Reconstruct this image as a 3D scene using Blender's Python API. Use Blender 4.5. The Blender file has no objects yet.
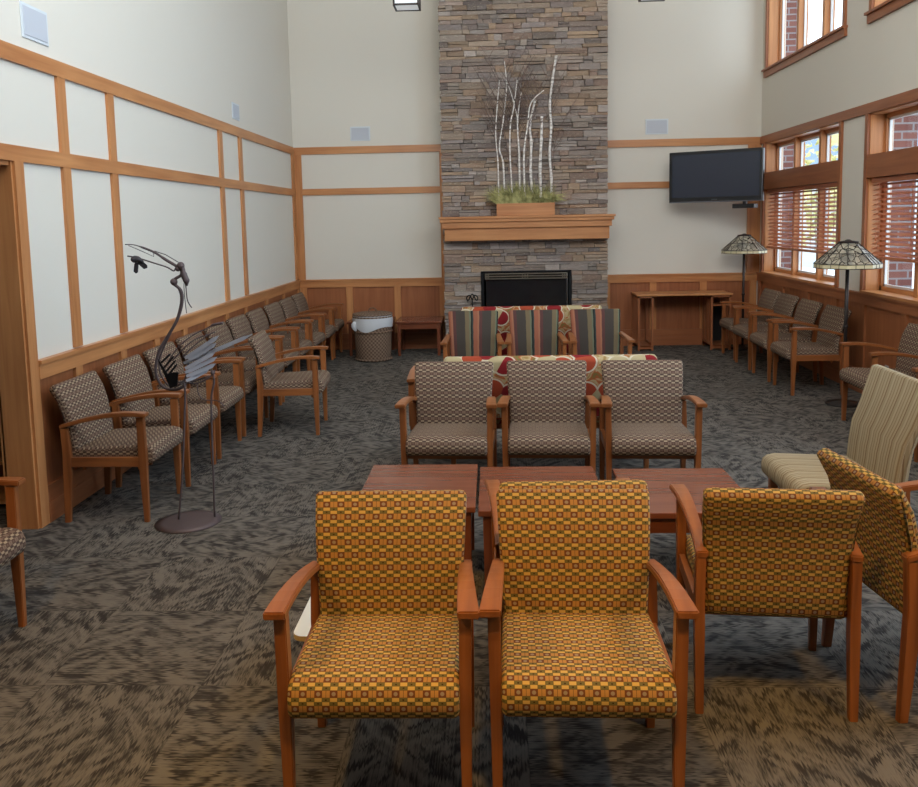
import bpy, bmesh, math, random
from mathutils import Vector, Matrix
C = bpy.context.scene.collection
scn = bpy.context.scene
PI = math.pi

# ------------------------------------------------------------------ camera
fw = Vector((-0.04074749, 0.99328421, -0.10828724))
rt = Vector((0.9990562, 0.03887103, -0.0193841))
upv = rt.cross(fw)
cd = bpy.data.cameras.new('camera'); cam = bpy.data.objects.new('camera', cd); C.objects.link(cam)
m3 = Matrix((rt, upv, -fw)).transposed()
cam.matrix_world = Matrix.Translation((0, 0, 1.73)) @ m3.to_4x4()
cd.sensor_width = 36.0; cd.sensor_fit = 'HORIZONTAL'
cd.lens = 835.634 / 918 * 36; cd.shift_x = 0.0; cd.shift_y = -(393.5 - 312.117) / 918
cd.clip_start = 0.05; cd.clip_end = 200
scn.camera = cam
# ------------------------------------------------------------------ view
vs = scn.view_settings
vs.view_transform = 'Standard'; vs.look = 'None'; vs.gamma = 1.0; vs.exposure = 0.0; vs.use_curve_mapping = False
scn.cycles.max_bounces = 8; scn.cycles.diffuse_bounces = 5; scn.cycles.glossy_bounces = 3
scn.cycles.transparent_max_bounces = 12; scn.cycles.transmission_bounces = 4
scn.cycles.caustics_reflective = False; scn.cycles.caustics_refractive = False
scn.cycles.sample_clamp_indirect = 6.0; scn.cycles.use_denoising = True
# ------------------------------------------------------------------ world
w = bpy.data.worlds.new('world'); scn.world = w; w.use_nodes = True
bg = w.node_tree.nodes['Background']
bg.inputs[0].default_value = (0.74, 0.88, 1.0, 1); bg.inputs[1].default_value = 3.4

def area(name, loc, rot, sx, sy, power, col, portal=False, spread=None):
    l = bpy.data.lights.new(name, 'AREA'); l.shape = 'RECTANGLE'; l.size = sx; l.size_y = sy
    l.energy = power; l.color = col
    if portal: l.cycles.is_portal = True
    if spread: l.spread = spread
    o = bpy.data.objects.new(name, l); C.objects.link(o); o.location = loc; o.rotation_euler = rot
    return o
COOL = (0.47, 0.73, 1.0); WARM = (1.0, 0.59, 0.16)
# daylight through the windows of the right wall that lie nearer than the frame, and their clerestories
area('daylight_low', (3.84, 3.97, 1.83), (0, PI/2, 0), 1.6, 2.25, 92, COOL)
area('daylight_high', (3.84, 3.97, 4.36), (0, PI/2, 0), 1.5, 2.25, 165, COOL)
area('daylight_high', (3.84, 0.97, 4.36), (0, PI/2, 0), 1.5, 2.25, 60, COOL)
# added fill for the back wall, behind an invented window above the low ceiling
area('gable_fill', (0.6, 2.46, 4.7), (PI/2, 0, 0), 5.2, 2.2, 205, (1.0, 0.98, 0.95))
# sky portals at the windows in view
for y0, y1 in ((8.85, 11.1), (5.85, 8.1)):
    area('window_portal', (3.80, (y0+y1)/2, 1.83), (0, PI/2, 0), 1.7, y1-y0, 1, (1, 1, 1), True)
    area('window_portal', (3.80, (y0+y1)/2, 4.4), (0, PI/2, 0), 1.6, y1-y0, 1, (1, 1, 1), True)
# warm ceiling lights over the near part of the room (in the low ceiling behind and above the camera)
def spot(loc, tgt, power, size, blend=0.6, rad=0.09):
    l = bpy.data.lights.new('downlight_lamp', 'SPOT'); l.energy = power; l.color = WARM
    l.spot_size = math.radians(size); l.spot_blend = blend; l.shadow_soft_size = rad
    o = bpy.data.objects.new('downlight_lamp', l); C.objects.link(o); o.location = loc
    o.rotation_euler = (Vector(tgt) - Vector(loc)).to_track_quat('-Z', 'Y').to_euler()
for lx in (-1.6, 0.1, 1.8):
    spot((lx, 1.35, 2.86), (lx, 1.65, 0), 140, 112)

# ------------------------------------------------------------------ tiny node language
def lin(c):
    return tuple((x/255/12.92 if x/255 <= .04045 else ((x/255+.055)/1.055)**2.4) for x in c) + (1,)
class G:
    def __init__(s, name, rough=.6, spec=.4):
        s.m = bpy.data.materials.new(name); s.m.use_nodes = True; s.t = s.m.node_tree
        s.b = s.t.nodes['Principled BSDF']; s.b.inputs['Roughness'].default_value = rough
        s.b.inputs['Specular IOR Level'].default_value = spec
    def n(s, ty, **k):
        x = s.t.nodes.new(ty)
        for a, v in k.items(): setattr(x, a, v)
        return x
    def put(s, inp, v):
        if isinstance(v, bpy.types.NodeSocket): s.t.links.new(v, inp)
        else: inp.default_value = v
    def f(s, op, a, b=0.0, c=0.0):
        x = s.n('ShaderNodeMath', operation=op); s.put(x.inputs[0], a); s.put(x.inputs[1], b); s.put(x.inputs[2], c)
        return x.outputs[0]
    def mix(s, fac, a, b):
        x = s.n('ShaderNodeMix', data_type='RGBA'); s.put(x.inputs[0], fac); s.put(x.inputs[6], a); s.put(x.inputs[7], b)
        return x.outputs[2]
    def obj(s): return s.n('ShaderNodeTexCoord').outputs['Object']
    def uv(s):
        x = s.n('ShaderNodeSeparateXYZ'); s.t.links.new(s.n('ShaderNodeTexCoord').outputs['UV'], x.inputs[0]); return x.outputs
    def sep(s, v):
        x = s.n('ShaderNodeSeparateXYZ'); s.t.links.new(v, x.inputs[0]); return x.outputs
    def comb(s, a, b, c=0.0):
        x = s.n('ShaderNodeCombineXYZ'); s.put(x.inputs[0], a); s.put(x.inputs[1], b); s.put(x.inputs[2], c); return x.outputs[0]
    def map(s, v, sc):
        x = s.n('ShaderNodeMapping'); s.t.links.new(v, x.inputs[0]); x.inputs['Scale'].default_value = sc; return x.outputs[0]
    def noise(s, v, scale, det=3.0, dist=0.0):
        x = s.n('ShaderNodeTexNoise'); s.t.links.new(v, x.inputs['Vector']); x.inputs['Scale'].default_value = scale
        x.inputs['Detail'].default_value = det; x.inputs['Distortion'].default_value = dist; return x.outputs[0]
    def ramp(s, v, stops, const=False):
        x = s.n('ShaderNodeValToRGB'); s.put(x.inputs[0], v); r = x.color_ramp
        if const: r.interpolation = 'CONSTANT'
        while len(r.elements) < len(stops): r.elements.new(0.5)
        for e, (p, c) in zip(r.elements, stops): e.position = p; e.color = c
        return x.outputs[0]
    def bump(s, h, st, dist=.01):
        x = s.n('ShaderNodeBump'); x.inputs['Strength'].default_value = st; x.inputs['Distance'].default_value = dist
        s.put(x.inputs['Height'], h); s.t.links.new(x.outputs[0], s.b.inputs['Normal'])
    def col(s, v): s.put(s.b.inputs['Base Color'], v); return s
def plain(name, rgb, rough=.6, spec=.4, metal=0.0):
    g = G(name, rough, spec); g.col(lin(rgb)); g.b.inputs['Metallic'].default_value = metal; return g.m
def wood(name, a, b, axis, rough=.38):
    g = G(name, rough, .45); sc = [26.0, 26.0, 26.0]; sc[axis] = 1.6
    v = g.map(g.obj(), sc)
    n1 = g.noise(v, 1.0, 4, .4); n2 = g.noise(g.map(g.obj(), (1.3, 1.3, 1.3)), 1.0, 2)
    fac = g.f('ADD', g.f('MULTIPLY', n1, .7), g.f('MULTIPLY', n2, .45))
    g.col(g.ramp(fac, [(.32, lin(b)), (.78, lin(a))])); return g.m
HON = ((202, 142, 90), (164, 102, 58)); WAI = ((166, 104, 66), (128, 72, 42)); CHR = ((164, 100, 54), (104, 57, 30)); TAB = ((130, 74, 50), (96, 50, 34))
hon = [wood('honey_maple_grain_%s' % 'xyz'[i], *HON, i) for i in range(3)]
wai = [wood('shade_toned_wood_grain_%s' % 'xyz'[i], *WAI, i) for i in range(3)]  # honey wood darkened: the wainscot's shade is put into its colour
chw = [wood('cherry_chair_wood_%s' % 'xyz'[i], *CHR, i, .32) for i in range(3)]
tab = [wood('cherry_table_wood_%s' % 'xyz'[i], *TAB, i, .22) for i in range(3)]

def wall_mat(name, rgb):
    g = G(name, .85, .2); n = g.noise(g.map(g.obj(), (60, 60, 60)), 1.0, 2)
    g.col(lin(rgb)); g.bump(n, .06, .002); return g.m
paint = wall_mat('off_white_paint', (218, 212, 200)); ceil_m = wall_mat('ceiling_paint', (225, 222, 214))

# carpet: 61 cm tiles laid quarter-turned, with ribs and feathered blotches
def carpet():
    g = G('patterned_carpet_tiles', .95, .05); x, y, z = g.sep(g.obj())
    T = .61
    U = g.f('DIVIDE', g.f('ADD', x, 1.736), T); V = g.f('DIVIDE', g.f('SUBTRACT', y, 2.952), T)
    iu = g.f('FLOOR', U); iv = g.f('FLOOR', V)
    wn = g.n('ShaderNodeTexWhiteNoise', noise_dimensions='2D'); g.put(wn.inputs['Vector'], g.comb(iu, iv))
    par = g.f('MODULO', g.f('ADD', g.f('ADD', iu, iv), 100.0), 2.0)
    par = g.f('GREATER_THAN', par, .5); r = wn.outputs['Value']
    def pick(a, b): # par ? a : b
        return g.f('ADD', g.f('MULTIPLY', par, a), g.f('MULTIPLY', g.f('SUBTRACT', 1.0, par), b))
    a = pick(x, y); b = pick(y, x)      # a across the ribs, b along
    off = g.f('MULTIPLY', r, 37.0)
    ao = g.f('ADD', a, off)
    fine = g.noise(g.comb(g.f('MULTIPLY', ao, 150.0), g.f('MULTIPLY', b, 1.5)), 1.0, 2)
    jag = g.noise(g.comb(g.f('MULTIPLY', ao, 130.0), g.f('MULTIPLY', b, 1.2)), 1.0, 2)
    bj = g.f('ADD', b, g.f('MULTIPLY', jag, .13))
    d1 = g.f('ADD', bj, ao); d2 = g.f('SUBTRACT', bj, ao)
    n1 = g.noise(g.comb(g.f('MULTIPLY', d1, 6.5), g.f('MULTIPLY', d2, 23.0)), 1.0, 1, .6)
    n2 = g.noise(g.comb(g.f('MULTIPLY', d1, 23.0), g.f('MULTIPLY', d2, 6.5), 7.3), 1.0, 1, .6)
    sel = g.n('ShaderNodeMapRange'); g.put(sel.inputs[0], g.noise(g.comb(g.f('MULTIPLY', ao, 4.0), g.f('MULTIPLY', bj, 4.0), 3.1), 1.0, 1)); sel.inputs[1].default_value = .47; sel.inputs[2].default_value = .53
    sl = sel.outputs[0]
    blot = g.f('ADD', g.f('MULTIPLY', sl, n1), g.f('MULTIPLY', g.f('SUBTRACT', 1.0, sl), n2))
    k = g.f('ADD', g.f('ADD', g.f('MULTIPLY', blot, .86), g.f('MULTIPLY', fine, .48)), g.f('MULTIPLY', r, .03))
    colr = g.ramp(k, [(.55, lin((45, 42, 41))), (.61, lin((63, 60, 58))), (.66, lin((86, 82, 77))), (.78, lin((114, 107, 99)))])
    big = g.noise(g.map(g.obj(), (2.2, 2.2, 2.2)), 1.0, 2)
    colr = g.mix(g.f('MULTIPLY', big, .35), colr, lin((88, 80, 74)))
    fu = g.f('FRACT', U); fv = g.f('FRACT', V)
    e = g.f('MINIMUM', g.f('MINIMUM', fu, g.f('SUBTRACT', 1.0, fu)), g.f('MINIMUM', fv, g.f('SUBTRACT', 1.0, fv)))
    seam = g.f('LESS_THAN', e, .004)
    colr = g.mix(g.f('MULTIPLY', seam, .3), colr, lin((50, 46, 42)))
    g.col(colr); g.bump(g.f('ADD', fine, blot), .5, .004); return g.m
carpet_m = carpet()

def grid_fabric(name, base, sq, dot, band, dark, line):
    g = G(name, .85, .15); u, v, _ = g.uv()
    U = g.f('DIVIDE', u, .0433); V = g.f('DIVIDE', v, .0413)
    row = g.f('FLOOR', V); fv = g.f('FRACT', V)
    od = g.f('MODULO', g.f('ADD', row, 200.0), 2.0)
    fu = g.f('FRACT', g.f('ADD', g.f('ADD', U, 50.0), g.f('MULTIPLY', od, .5)))
    d = g.f('ABSOLUTE', g.f('SUBTRACT', fu, .5)); dv = g.f('ABSOLUTE', g.f('SUBTRACT', fv, .5))
    insq = g.f('LESS_THAN', d, .24); rowz = g.f('LESS_THAN', dv, .235)
    rad = g.f('ADD', g.f('MULTIPLY', d, d), g.f('MULTIPLY', dv, dv))
    dotf = g.n('ShaderNodeMapRange'); g.put(dotf.inputs[0], rad); dotf.inputs[1].default_value = .024; dotf.inputs[2].default_value = .012
    split = g.f('GREATER_THAN', d, .485)
    cS = g.mix(dotf.outputs[0], lin(sq), lin(dot)); cA = g.mix(split, lin(base), lin(line))
    rowc = g.mix(insq, cA, cS)
    spot_ = g.f('MULTIPLY', g.f('GREATER_THAN', d, .44), g.f('LESS_THAN', g.f('ABSOLUTE', g.f('SUBTRACT', dv, .38)), .05))
    bd = g.mix(spot_, lin(dark), tuple(c*.5 for c in lin(line)[:3])+(1,))
    bandc = g.mix(insq, bd, lin(band))
    c = g.mix(rowz, bandc, rowc)
    ln = g.f('MAXIMUM', g.f('LESS_THAN', g.f('ABSOLUTE', g.f('SUBTRACT', d, .24)), .018), g.f('MAXIMUM', g.f('LESS_THAN', g.f('ABSOLUTE', g.f('SUBTRACT', dv, .235)), .02), g.f('GREATER_THAN', dv, .485)))
    c = g.mix(g.f('MULTIPLY', ln, .55), c, lin(line))
    weave = g.noise(g.comb(g.f('MULTIPLY', u, 1500.0), g.f('MULTIPLY', v, 1500.0)), 1.0, 1)
    c = g.mix(g.f('MULTIPLY', weave, .18), c, lin(line))
    g.col(c); g.bump(weave, .2, .001); return g.m
mustard = grid_fabric('mustard_grid_fabric', (172, 126, 72), (106, 60, 42), (142, 128, 114), (196, 162, 92), (104, 96, 58), (86, 62, 40))
brownf = grid_fabric('brown_grid_fabric', (128, 106, 90), (90, 64, 54), (108, 86, 74), (162, 142, 118), (86, 68, 58), (84, 64, 54))

def striped(name, period, stops, vstripe=True):
    g = G(name, .85, .15); u, v, _ = g.uv()
    f = g.f('FRACT', g.f('ADD', g.f('DIVIDE', u, period), 20.0))
    c = g.ramp(f, [(p, lin(k)) for p, k in stops], True)
    weave = g.noise(g.comb(g.f('MULTIPLY', u, 900.0), g.f('MULTIPLY', v, 900.0)), 1.0, 1)
    c = g.mix(g.f('MULTIPLY', weave, .15), c, lin((60, 50, 45)))
    g.col(c); return g.m
stripe_m = striped('multicolour_stripe_fabric', .225, [(0, (145, 89, 67)), (.16, (152, 102, 78)), (.22, (89, 57, 54)), (.34, (68, 62, 56)), (.68, (112, 97, 73)), (.84, (104, 107, 86)), (.90, (32, 36, 36)), (.95, (52, 62, 60))])
beige_m = striped('beige_fine_stripe_fabric', .11, [(0, (168, 151, 122)), (.12, (151, 132, 103)), (.2, (172, 156, 127)), (.34, (144, 123, 94)), (.42, (170, 153, 123)), (.55, (130, 106, 79)), (.62, (159, 142, 113)), (.8, (177, 161, 132)), (.92, (146, 127, 99))])
def floral():
    g = G('floral_upholstery', .85, .15); u, v, _ = g.uv(); P = g.comb(g.f('MULTIPLY', u, 1.0), g.f('MULTIPLY', v, 1.0))
    vo = g.n('ShaderNodeTexVoronoi', voronoi_dimensions='2D'); g.put(vo.inputs['Vector'], P); vo.inputs['Scale'].default_value = 6.5
    d = vo.outputs['Distance']; cc = g.sep(vo.outputs['Color'])[0]
    base = g.ramp(g.noise(P, 9.0, 2, 1.5), [(.35, lin((147, 117, 70))), (.46, lin((178, 156, 117))), (.54, lin((164, 87, 48))), (.66, lin((114, 104, 58)))])
    flower = g.ramp(cc, [(0, lin((126, 33, 35))), (.5, lin((157, 67, 43))), (.75, lin((171, 154, 117)))], True)
    c = g.mix(g.f('LESS_THAN', d, .56), base, flower)
    ring = g.f('LESS_THAN', g.f('ABSOLUTE', g.f('SUBTRACT', d, .5)), .04)
    c = g.mix(ring, c, lin((194, 181, 156)))
    g.col(c); return g.m
floral_m = floral()
def stone():
    g = G('ledge_stone', .9, .15); at = g.n('ShaderNodeAttribute', attribute_name='stone_colour')
    n = g.noise(g.map(g.obj(), (7, 7, 38)), 1.0, 5, .3); n2 = g.noise(g.map(g.obj(), (30, 30, 60)), 1.0, 4)
    c = g.mix(g.f('MULTIPLY', n, .55), at.outputs['Color'], lin((92, 84, 76)))
    c = g.mix(g.f('MULTIPLY', g.f('GREATER_THAN', n2, .62), .35), c, lin((196, 184, 166)))
    g.col(c); g.bump(g.f('ADD', n, n2), .8, .012); return g.m
stone_m = stone()
def brick():
    g = G('red_brick', .9, .1); x, y, z = g.sep(g.obj())
    b = g.n('ShaderNodeTexBrick'); g.put(b.inputs['Vector'], g.comb(g.f('ADD', x, y), z))
    b.inputs['Scale'].default_value = 1.0; b.inputs['Brick Width'].default_value = .21; b.inputs['Row Height'].default_value = .078
    b.inputs['Mortar Size'].default_value = .009; b.inputs['Color1'].default_value = lin((112, 74, 70)); b.inputs['Color2'].default_value = lin((128, 88, 82))
    b.inputs['Mortar'].default_value = lin((136, 132, 134)); g.col(b.outputs['Color']); return g.m
brick_m = brick()
def wicker():
    g = G('woven_wicker', .8, .2); u, v, _ = g.uv()
    a = g.f('SINE', g.f('MULTIPLY', v, 260.0)); b = g.f('SINE', g.f('ADD', g.f('MULTIPLY', u, 130.0), g.f('MULTIPLY', g.f('FLOOR', g.f('MULTIPLY', v, 41.4)), PI)))
    k = g.f('ADD', g.f('MULTIPLY', g.f('MULTIPLY', a, b), .5), .5)
    n = g.noise(g.map(g.obj(), (9, 9, 9)), 1.0, 3)
    c = g.ramp(k, [(.2, lin((86, 64, 50))), (.8, lin((150, 126, 106)))])
    c = g.mix(g.f('MULTIPLY', n, .35), c, lin((104, 82, 70))); g.col(c); g.bump(k, .8, .006); return g.m
wicker_m = wicker()
def birch():
    g = G('birch_bark', .8, .2); n = g.noise(g.map(g.obj(), (9, 9, 34)), 1.0, 3)
    g.col(g.ramp(n, [(.33, lin((76, 66, 62))), (.40, lin((196, 186, 178))), (.6, lin((238, 232, 226)))])); return g.m
birch_m = birch()
def art_glass():
    g = G('leaded_art_glass', .25, .5); vo = g.n('ShaderNodeTexVoronoi', feature='DISTANCE_TO_EDGE'); g.put(vo.inputs['Vector'], g.obj()); vo.inputs['Scale'].default_value = 17
    n = g.noise(g.map(g.obj(), (5, 5, 5)), 1.0, 2)
    c = g.ramp(n, [(.35, lin((168, 160, 144))), (.5, lin((202, 194, 172))), (.62, lin((150, 146, 134)))])
    c = g.mix(g.f('LESS_THAN', vo.outputs['Distance'], .045), c, lin((50, 46, 42)))
    g.col(c); g.b.inputs['Transmission Weight'].default_value = .25; return g.m
art_m = art_glass(); cream_glass = plain('cream_art_glass', (216, 206, 168), .3)
bronze = plain('dark_bronze', (58, 52, 50), .45, .4, .6); black_plastic = plain('black_gloss_plastic', (20, 21, 24), .28)
screen_m = plain('dark_screen', (34, 42, 60), .22, .5); iron = plain('welded_iron', (92, 78, 78), .6, .5, .35); steel = plain('dull_steel', (176, 178, 188), .5, .5, .25)
blackmetal = plain('black_metal', (26, 26, 28), .4, .4, .5); brass = plain('brushed_nickel_trim', (196, 184, 160), .3, .5, 1.0); sooty = plain('dark_firebox_glass', (30, 31, 33), .12, .6)
white_m = plain('white_laminate', (232, 230, 222), .35); beech = plain('pale_beech_edge', (216, 186, 134), .5); bagm = None
grill = plain('speaker_grille', (190, 194, 202), .7); grill_frame = plain('speaker_frame', (208, 214, 218), .6); socket_m = plain('outlet_plate', (168, 160, 154), .5)
slat_m = wood('blind_slat_wood', (196, 122, 84), (160, 90, 60), 1, .4); piping_m = plain('pale_piping', (196, 182, 160), .8); underf = plain('black_underlining', (26, 24, 24), .9)
vinyl = plain('white_window_sash', (226, 228, 230), .4); dirt = plain('grey_concrete', (190, 188, 184), .9); grass_m = None
def glass():
    g = G('window_glass'); nt = g.t; tr = g.n('ShaderNodeBsdfTransparent'); gl = g.n('ShaderNodeBsdfGlossy'); gl.inputs['Roughness'].default_value = .02
    mx = g.n('ShaderNodeMixShader'); mx.inputs[0].default_value = .05
    nt.links.new(tr.outputs[0], mx.inputs[1]); nt.links.new(gl.outputs[0], mx.inputs[2])
    nt.links.new(mx.outputs[0], nt.nodes['Material Output'].inputs[0]); return g.m
glass_m = glass()
def bag():
    g = G('thin_white_plastic', .4, .5); g.col(lin((222, 224, 228))); g.b.inputs['Alpha'].default_value = .82; return g.m
bag_m = bag()
def noisy(name, a, b, sc, rough=.9):
    g = G(name, rough, .1); g.col(g.ramp(g.noise(g.map(g.obj(), (sc,)*3), 1.0, 4), [(.35, lin(a)), (.65, lin(b))])); return g.m
leaf_grass = noisy('dried_green_grass', (120, 118, 74), (198, 192, 132), 14); foliage_m = noisy('autumn_foliage', (176, 170, 110), (220, 210, 160), 3)
ground_m = noisy('snowy_ground', (216, 222, 226), (240, 242, 244), 1); roof_m = plain('blue_grey_roof', (120, 136, 156), .7); twig_m = plain('bare_twig', (120, 100, 92), .9)
siding_m = plain('pale_siding', (196, 200, 200), .8)

# ------------------------------------------------------------------ mesh helpers
def new(): return bmesh.new()
def rbox(bm, x0, x1, y0, y1, z0, z1, mi=0, bev=0.0, M=None):
    vs_ = [bm.verts.new(v) for v in ((x0,y0,z0),(x1,y0,z0),(x1,y1,z0),(x0,y1,z0),(x0,y0,z1),(x1,y0,z1),(x1,y1,z1),(x0,y1,z1))]
    fs = [bm.faces.new([vs_[i] for i in q]) for q in ((0,3,2,1),(4,5,6,7),(0,1,5,4),(1,2,6,5),(2,3,7,6),(3,0,4,7))]
    for f in fs: f.material_index = mi
    if bev > 0:
        ed = list({e for f in fs for e in f.edges})
        r = bmesh.ops.bevel(bm, geom=ed, offset=bev, segments=2, affect='EDGES', profile=.5)
        vs_ = list({v for f in r['faces'] for v in f.verts} | {v for v in vs_ if v.is_valid})
        for f in r['faces']: f.material_index = mi
    if M is not None: bmesh.ops.transform(bm, matrix=M, verts=[v for v in vs_ if v.is_valid])
def frus(bm, c0, h0, c1, h1, bev=.003, mi=0):
    a = [(c0[0]+sx*h0[0], c0[1]+sy*h0[1], c0[2]) for sx, sy in ((-1,-1),(1,-1),(1,1),(-1,1))]
    b = [(c1[0]+sx*h1[0], c1[1]+sy*h1[1], c1[2]) for sx, sy in ((-1,-1),(1,-1),(1,1),(-1,1))]
    vs_ = [bm.verts.new(v) for v in a+b]
    fs = [bm.faces.new([vs_[i] for i in q]) for q in ((0,3,2,1),(4,5,6,7),(0,1,5,4),(1,2,6,5),(2,3,7,6),(3,0,4,7))]
    for f in fs: f.material_index = mi
    if bev > 0: bmesh.ops.bevel(bm, geom=list({e for f in fs for e in f.edges}), offset=bev, segments=1, affect='EDGES')
def post(bm, st, bev=.003):
    """square post through stations (x, y, z, half_x, half_y)"""
    R = [[bm.verts.new((x+sx*hx, y+sy*hy, z)) for sx, sy in ((-1,-1),(1,-1),(1,1),(-1,1))] for x, y, z, hx, hy in st]
    side = []
    for a, b in zip(R, R[1:]):
        for i in range(4): bm.faces.new((a[i], a[(i+1)%4], b[(i+1)%4], b[i])); side.append(bm.edges.get((a[i], b[i])))
    bm.faces.new(R[0][::-1]); bm.faces.new(R[-1])
    bmesh.ops.bevel(bm, geom=side, offset=bev, segments=2, affect='EDGES')
def ribbon(bm, st, bev=.004):
    """rectangular section swept through stations (x, y, z, width, thickness)"""
    rings = []
    for x, y, z, wd, th in st:
        rings.append([bm.verts.new((x+sx*wd/2, y, z+sz*th/2)) for sx, sz in ((-1,-1),(1,-1),(1,1),(-1,1))])
    fs = []
    for a, b in zip(rings, rings[1:]):
        for i in range(4): fs.append(bm.faces.new((a[i], a[(i+1)%4], b[(i+1)%4], b[i])))
    fs.append(bm.faces.new(rings[0][::-1])); fs.append(bm.faces.new(rings[-1]))
    bmesh.ops.recalc_face_normals(bm, faces=fs)
    if bev: 
        ed = [e for e in {e for f in fs for e in f.edges} if len(e.link_faces) == 2 and e.calc_face_angle(0) > .8]
        bmesh.ops.bevel(bm, geom=ed, offset=bev, segments=2, affect='EDGES')
def tube(bm, pts, r, seg=8, mi=0, cap=True):
    pts = [Vector(p) for p in pts]; n = len(pts); rs = list(r) if isinstance(r, (list, tuple)) else [r]*n
    if len(rs) != n: rs = [rs[min(len(rs)-1, int(i*len(rs)/n))] for i in range(n)]
    t0 = (pts[1]-pts[0]).normalized(); ref = Vector((0,0,1)) if abs(t0.z) < .9 else Vector((1,0,0)); nv = t0.cross(ref).normalized()
    rings = []
    for i, p in enumerate(pts):
        t = ((pts[min(i+1,n-1)]-p).normalized() + (p-pts[max(i-1,0)]).normalized()); t = t.normalized() if t.length > 1e-6 else t0
        nv = (nv - t*nv.dot(t)).normalized(); bv = t.cross(nv)
        rings.append([bm.verts.new(p + (nv*math.cos(2*PI*k/seg) + bv*math.sin(2*PI*k/seg))*rs[i]) for k in range(seg)])
    for a, b in zip(rings, rings[1:]):
        for k in range(seg):
            f = bm.faces.new((a[k], a[(k+1)%seg], b[(k+1)%seg], b[k])); f.smooth = True; f.material_index = mi
    if cap:
        for q in (rings[0][::-1], rings[-1]):
            f = bm.faces.new(q); f.material_index = mi
def lathe(bm, prof, seg=24, cx=0, cy=0, mi=0, smooth=True, phase=0.0):
    rings = []; uvl = bm.loops.layers.uv.verify()
    for r, z in prof: rings.append([bm.verts.new((cx+r*math.cos(2*PI*k/seg+phase), cy+r*math.sin(2*PI*k/seg+phase), z)) for k in range(seg)])
    L = 0
    for j, (a, b) in enumerate(zip(rings, rings[1:])):
        dl = math.hypot(prof[j+1][0]-prof[j][0], prof[j+1][1]-prof[j][1])
        R = max(prof[j][0], prof[j+1][0])
        for k in range(seg):
            f = bm.faces.new((a[k], a[(k+1)%seg], b[(k+1)%seg], b[k])); f.smooth = smooth; f.material_index = mi
            for lp, (uu, vv) in zip(f.loops, ((k, L), (k+1, L), (k+1, L+dl), (k, L+dl))): lp[uvl].uv = (uu/seg*2*PI*R, vv)
        L += dl
    if prof[0][0] > 1e-4: bm.faces.new(rings[0][::-1]).material_index = mi
    if prof[-1][0] > 1e-4: bm.faces.new(rings[-1]).material_index = mi
def slab(bm, outline, x0, x1, rnd=.02, mi=0):
    """closed outline in the YZ plane extruded along X with rounded ends; UVs in metres"""
    uvl = bm.loops.layers.uv.verify(); n = len(outline)
    P = [Vector((0, y, z)) for y, z in outline]; N = []
    area2 = sum(P[i].y*P[(i+1)%n].z - P[(i+1)%n].y*P[i].z for i in range(n))
    for i in range(n):
        t = (P[(i+1)%n]-P[i-1]).normalized(); nn = Vector((0, t.z, -t.y)); 
        if area2 < 0: nn = -nn
        N.append(nn)
    L = [0.0]
    for i in range(n): L.append(L[-1] + (P[(i+1)%n]-P[i]).length)
    cen = sum((p for p in P), Vector())/n
    stn = [(x0, 1.0), (x0+rnd*.13, .5), (x0+rnd*.5, .13), (x0+rnd, 0), (x1-rnd, 0), (x1-rnd*.5, .13), (x1-rnd*.13, .5), (x1, 1.0)]
    rings = []
    for x, k in stn: rings.append([bm.verts.new((x, (p-q*rnd*k).y, (p-q*rnd*k).z)) for p, q in zip(P, N)])
    for j, (a, b) in enumerate(zip(rings, rings[1:])):
        ua, ub = stn[j][0], stn[j+1][0]
        ua -= stn[j][1]*rnd*(1 if j < 4 else -1)*.6; ub -= stn[j+1][1]*rnd*(1 if j < 4 else -1)*.6
        for i in range(n):
            i2 = (i+1) % n
            f = bm.faces.new((a[i], b[i], b[i2], a[i2]) if area2 < 0 else (a[i], a[i2], b[i2], b[i])); f.smooth = True; f.material_index = mi
            um = {a[i]: (ua, L[i]), b[i]: (ub, L[i]), b[i2]: (ub, L[i+1]), a[i2]: (ua, L[i+1])}
            for lp in f.loops: lp[uvl].uv = um[lp.vert]
    for ring, s in ((rings[0], 1), (rings[-1], -1)):
        f = bm.faces.new(ring if s == 1 else ring[::-1]); f.material_index = mi; f.smooth = True
        for lp in f.loops: lp[uvl].uv = (lp.vert.co.y + .3, lp.vert.co.z)
    return [[v.co.copy() for v in rings[0]], [v.co.copy() for v in rings[-1]]]
def autouv(bm):
    uvl = bm.loops.layers.uv.verify(); bm.normal_update()
    for f in bm.faces:
        a = max(range(3), key=lambda i: abs(f.normal[i])); u, v = [(1,2),(0,2),(0,1)][a]
        for lp in f.loops: lp[uvl].uv = (lp.vert.co[u], lp.vert.co[v])
def part(name, bm, mats, parent=None, uv=True, recalc=True, loc=None):
    if recalc: bmesh.ops.recalc_face_normals(bm, faces=bm.faces)
    if uv: autouv(bm)
    me = bpy.data.meshes.new(name); bm.to_mesh(me); bm.free()
    for m in (mats if isinstance(mats, (list, tuple)) else [mats]): me.materials.append(m)
    o = bpy.data.objects.new(name, me); C.objects.link(o)
    if parent: o.parent = parent
    if loc: o.location = loc
    return o
def tag(o, label, cat, group=None):
    o['label'] = label; o['category'] = cat
    if group: o['group'] = group
    return o
def thing(name, label, cat, loc=(0,0,0), rz=0.0, group=None):
    o = bpy.data.objects.new(name, None); C.objects.link(o); o.location = loc; o.rotation_euler = (0, 0, rz)
    o.empty_display_size = .1
    return tag(o, label, cat, group)
def struct(name, bm, mats, uv=True):
    o = part(name, bm, mats, None, uv); o['kind'] = 'structure'; return o
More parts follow.
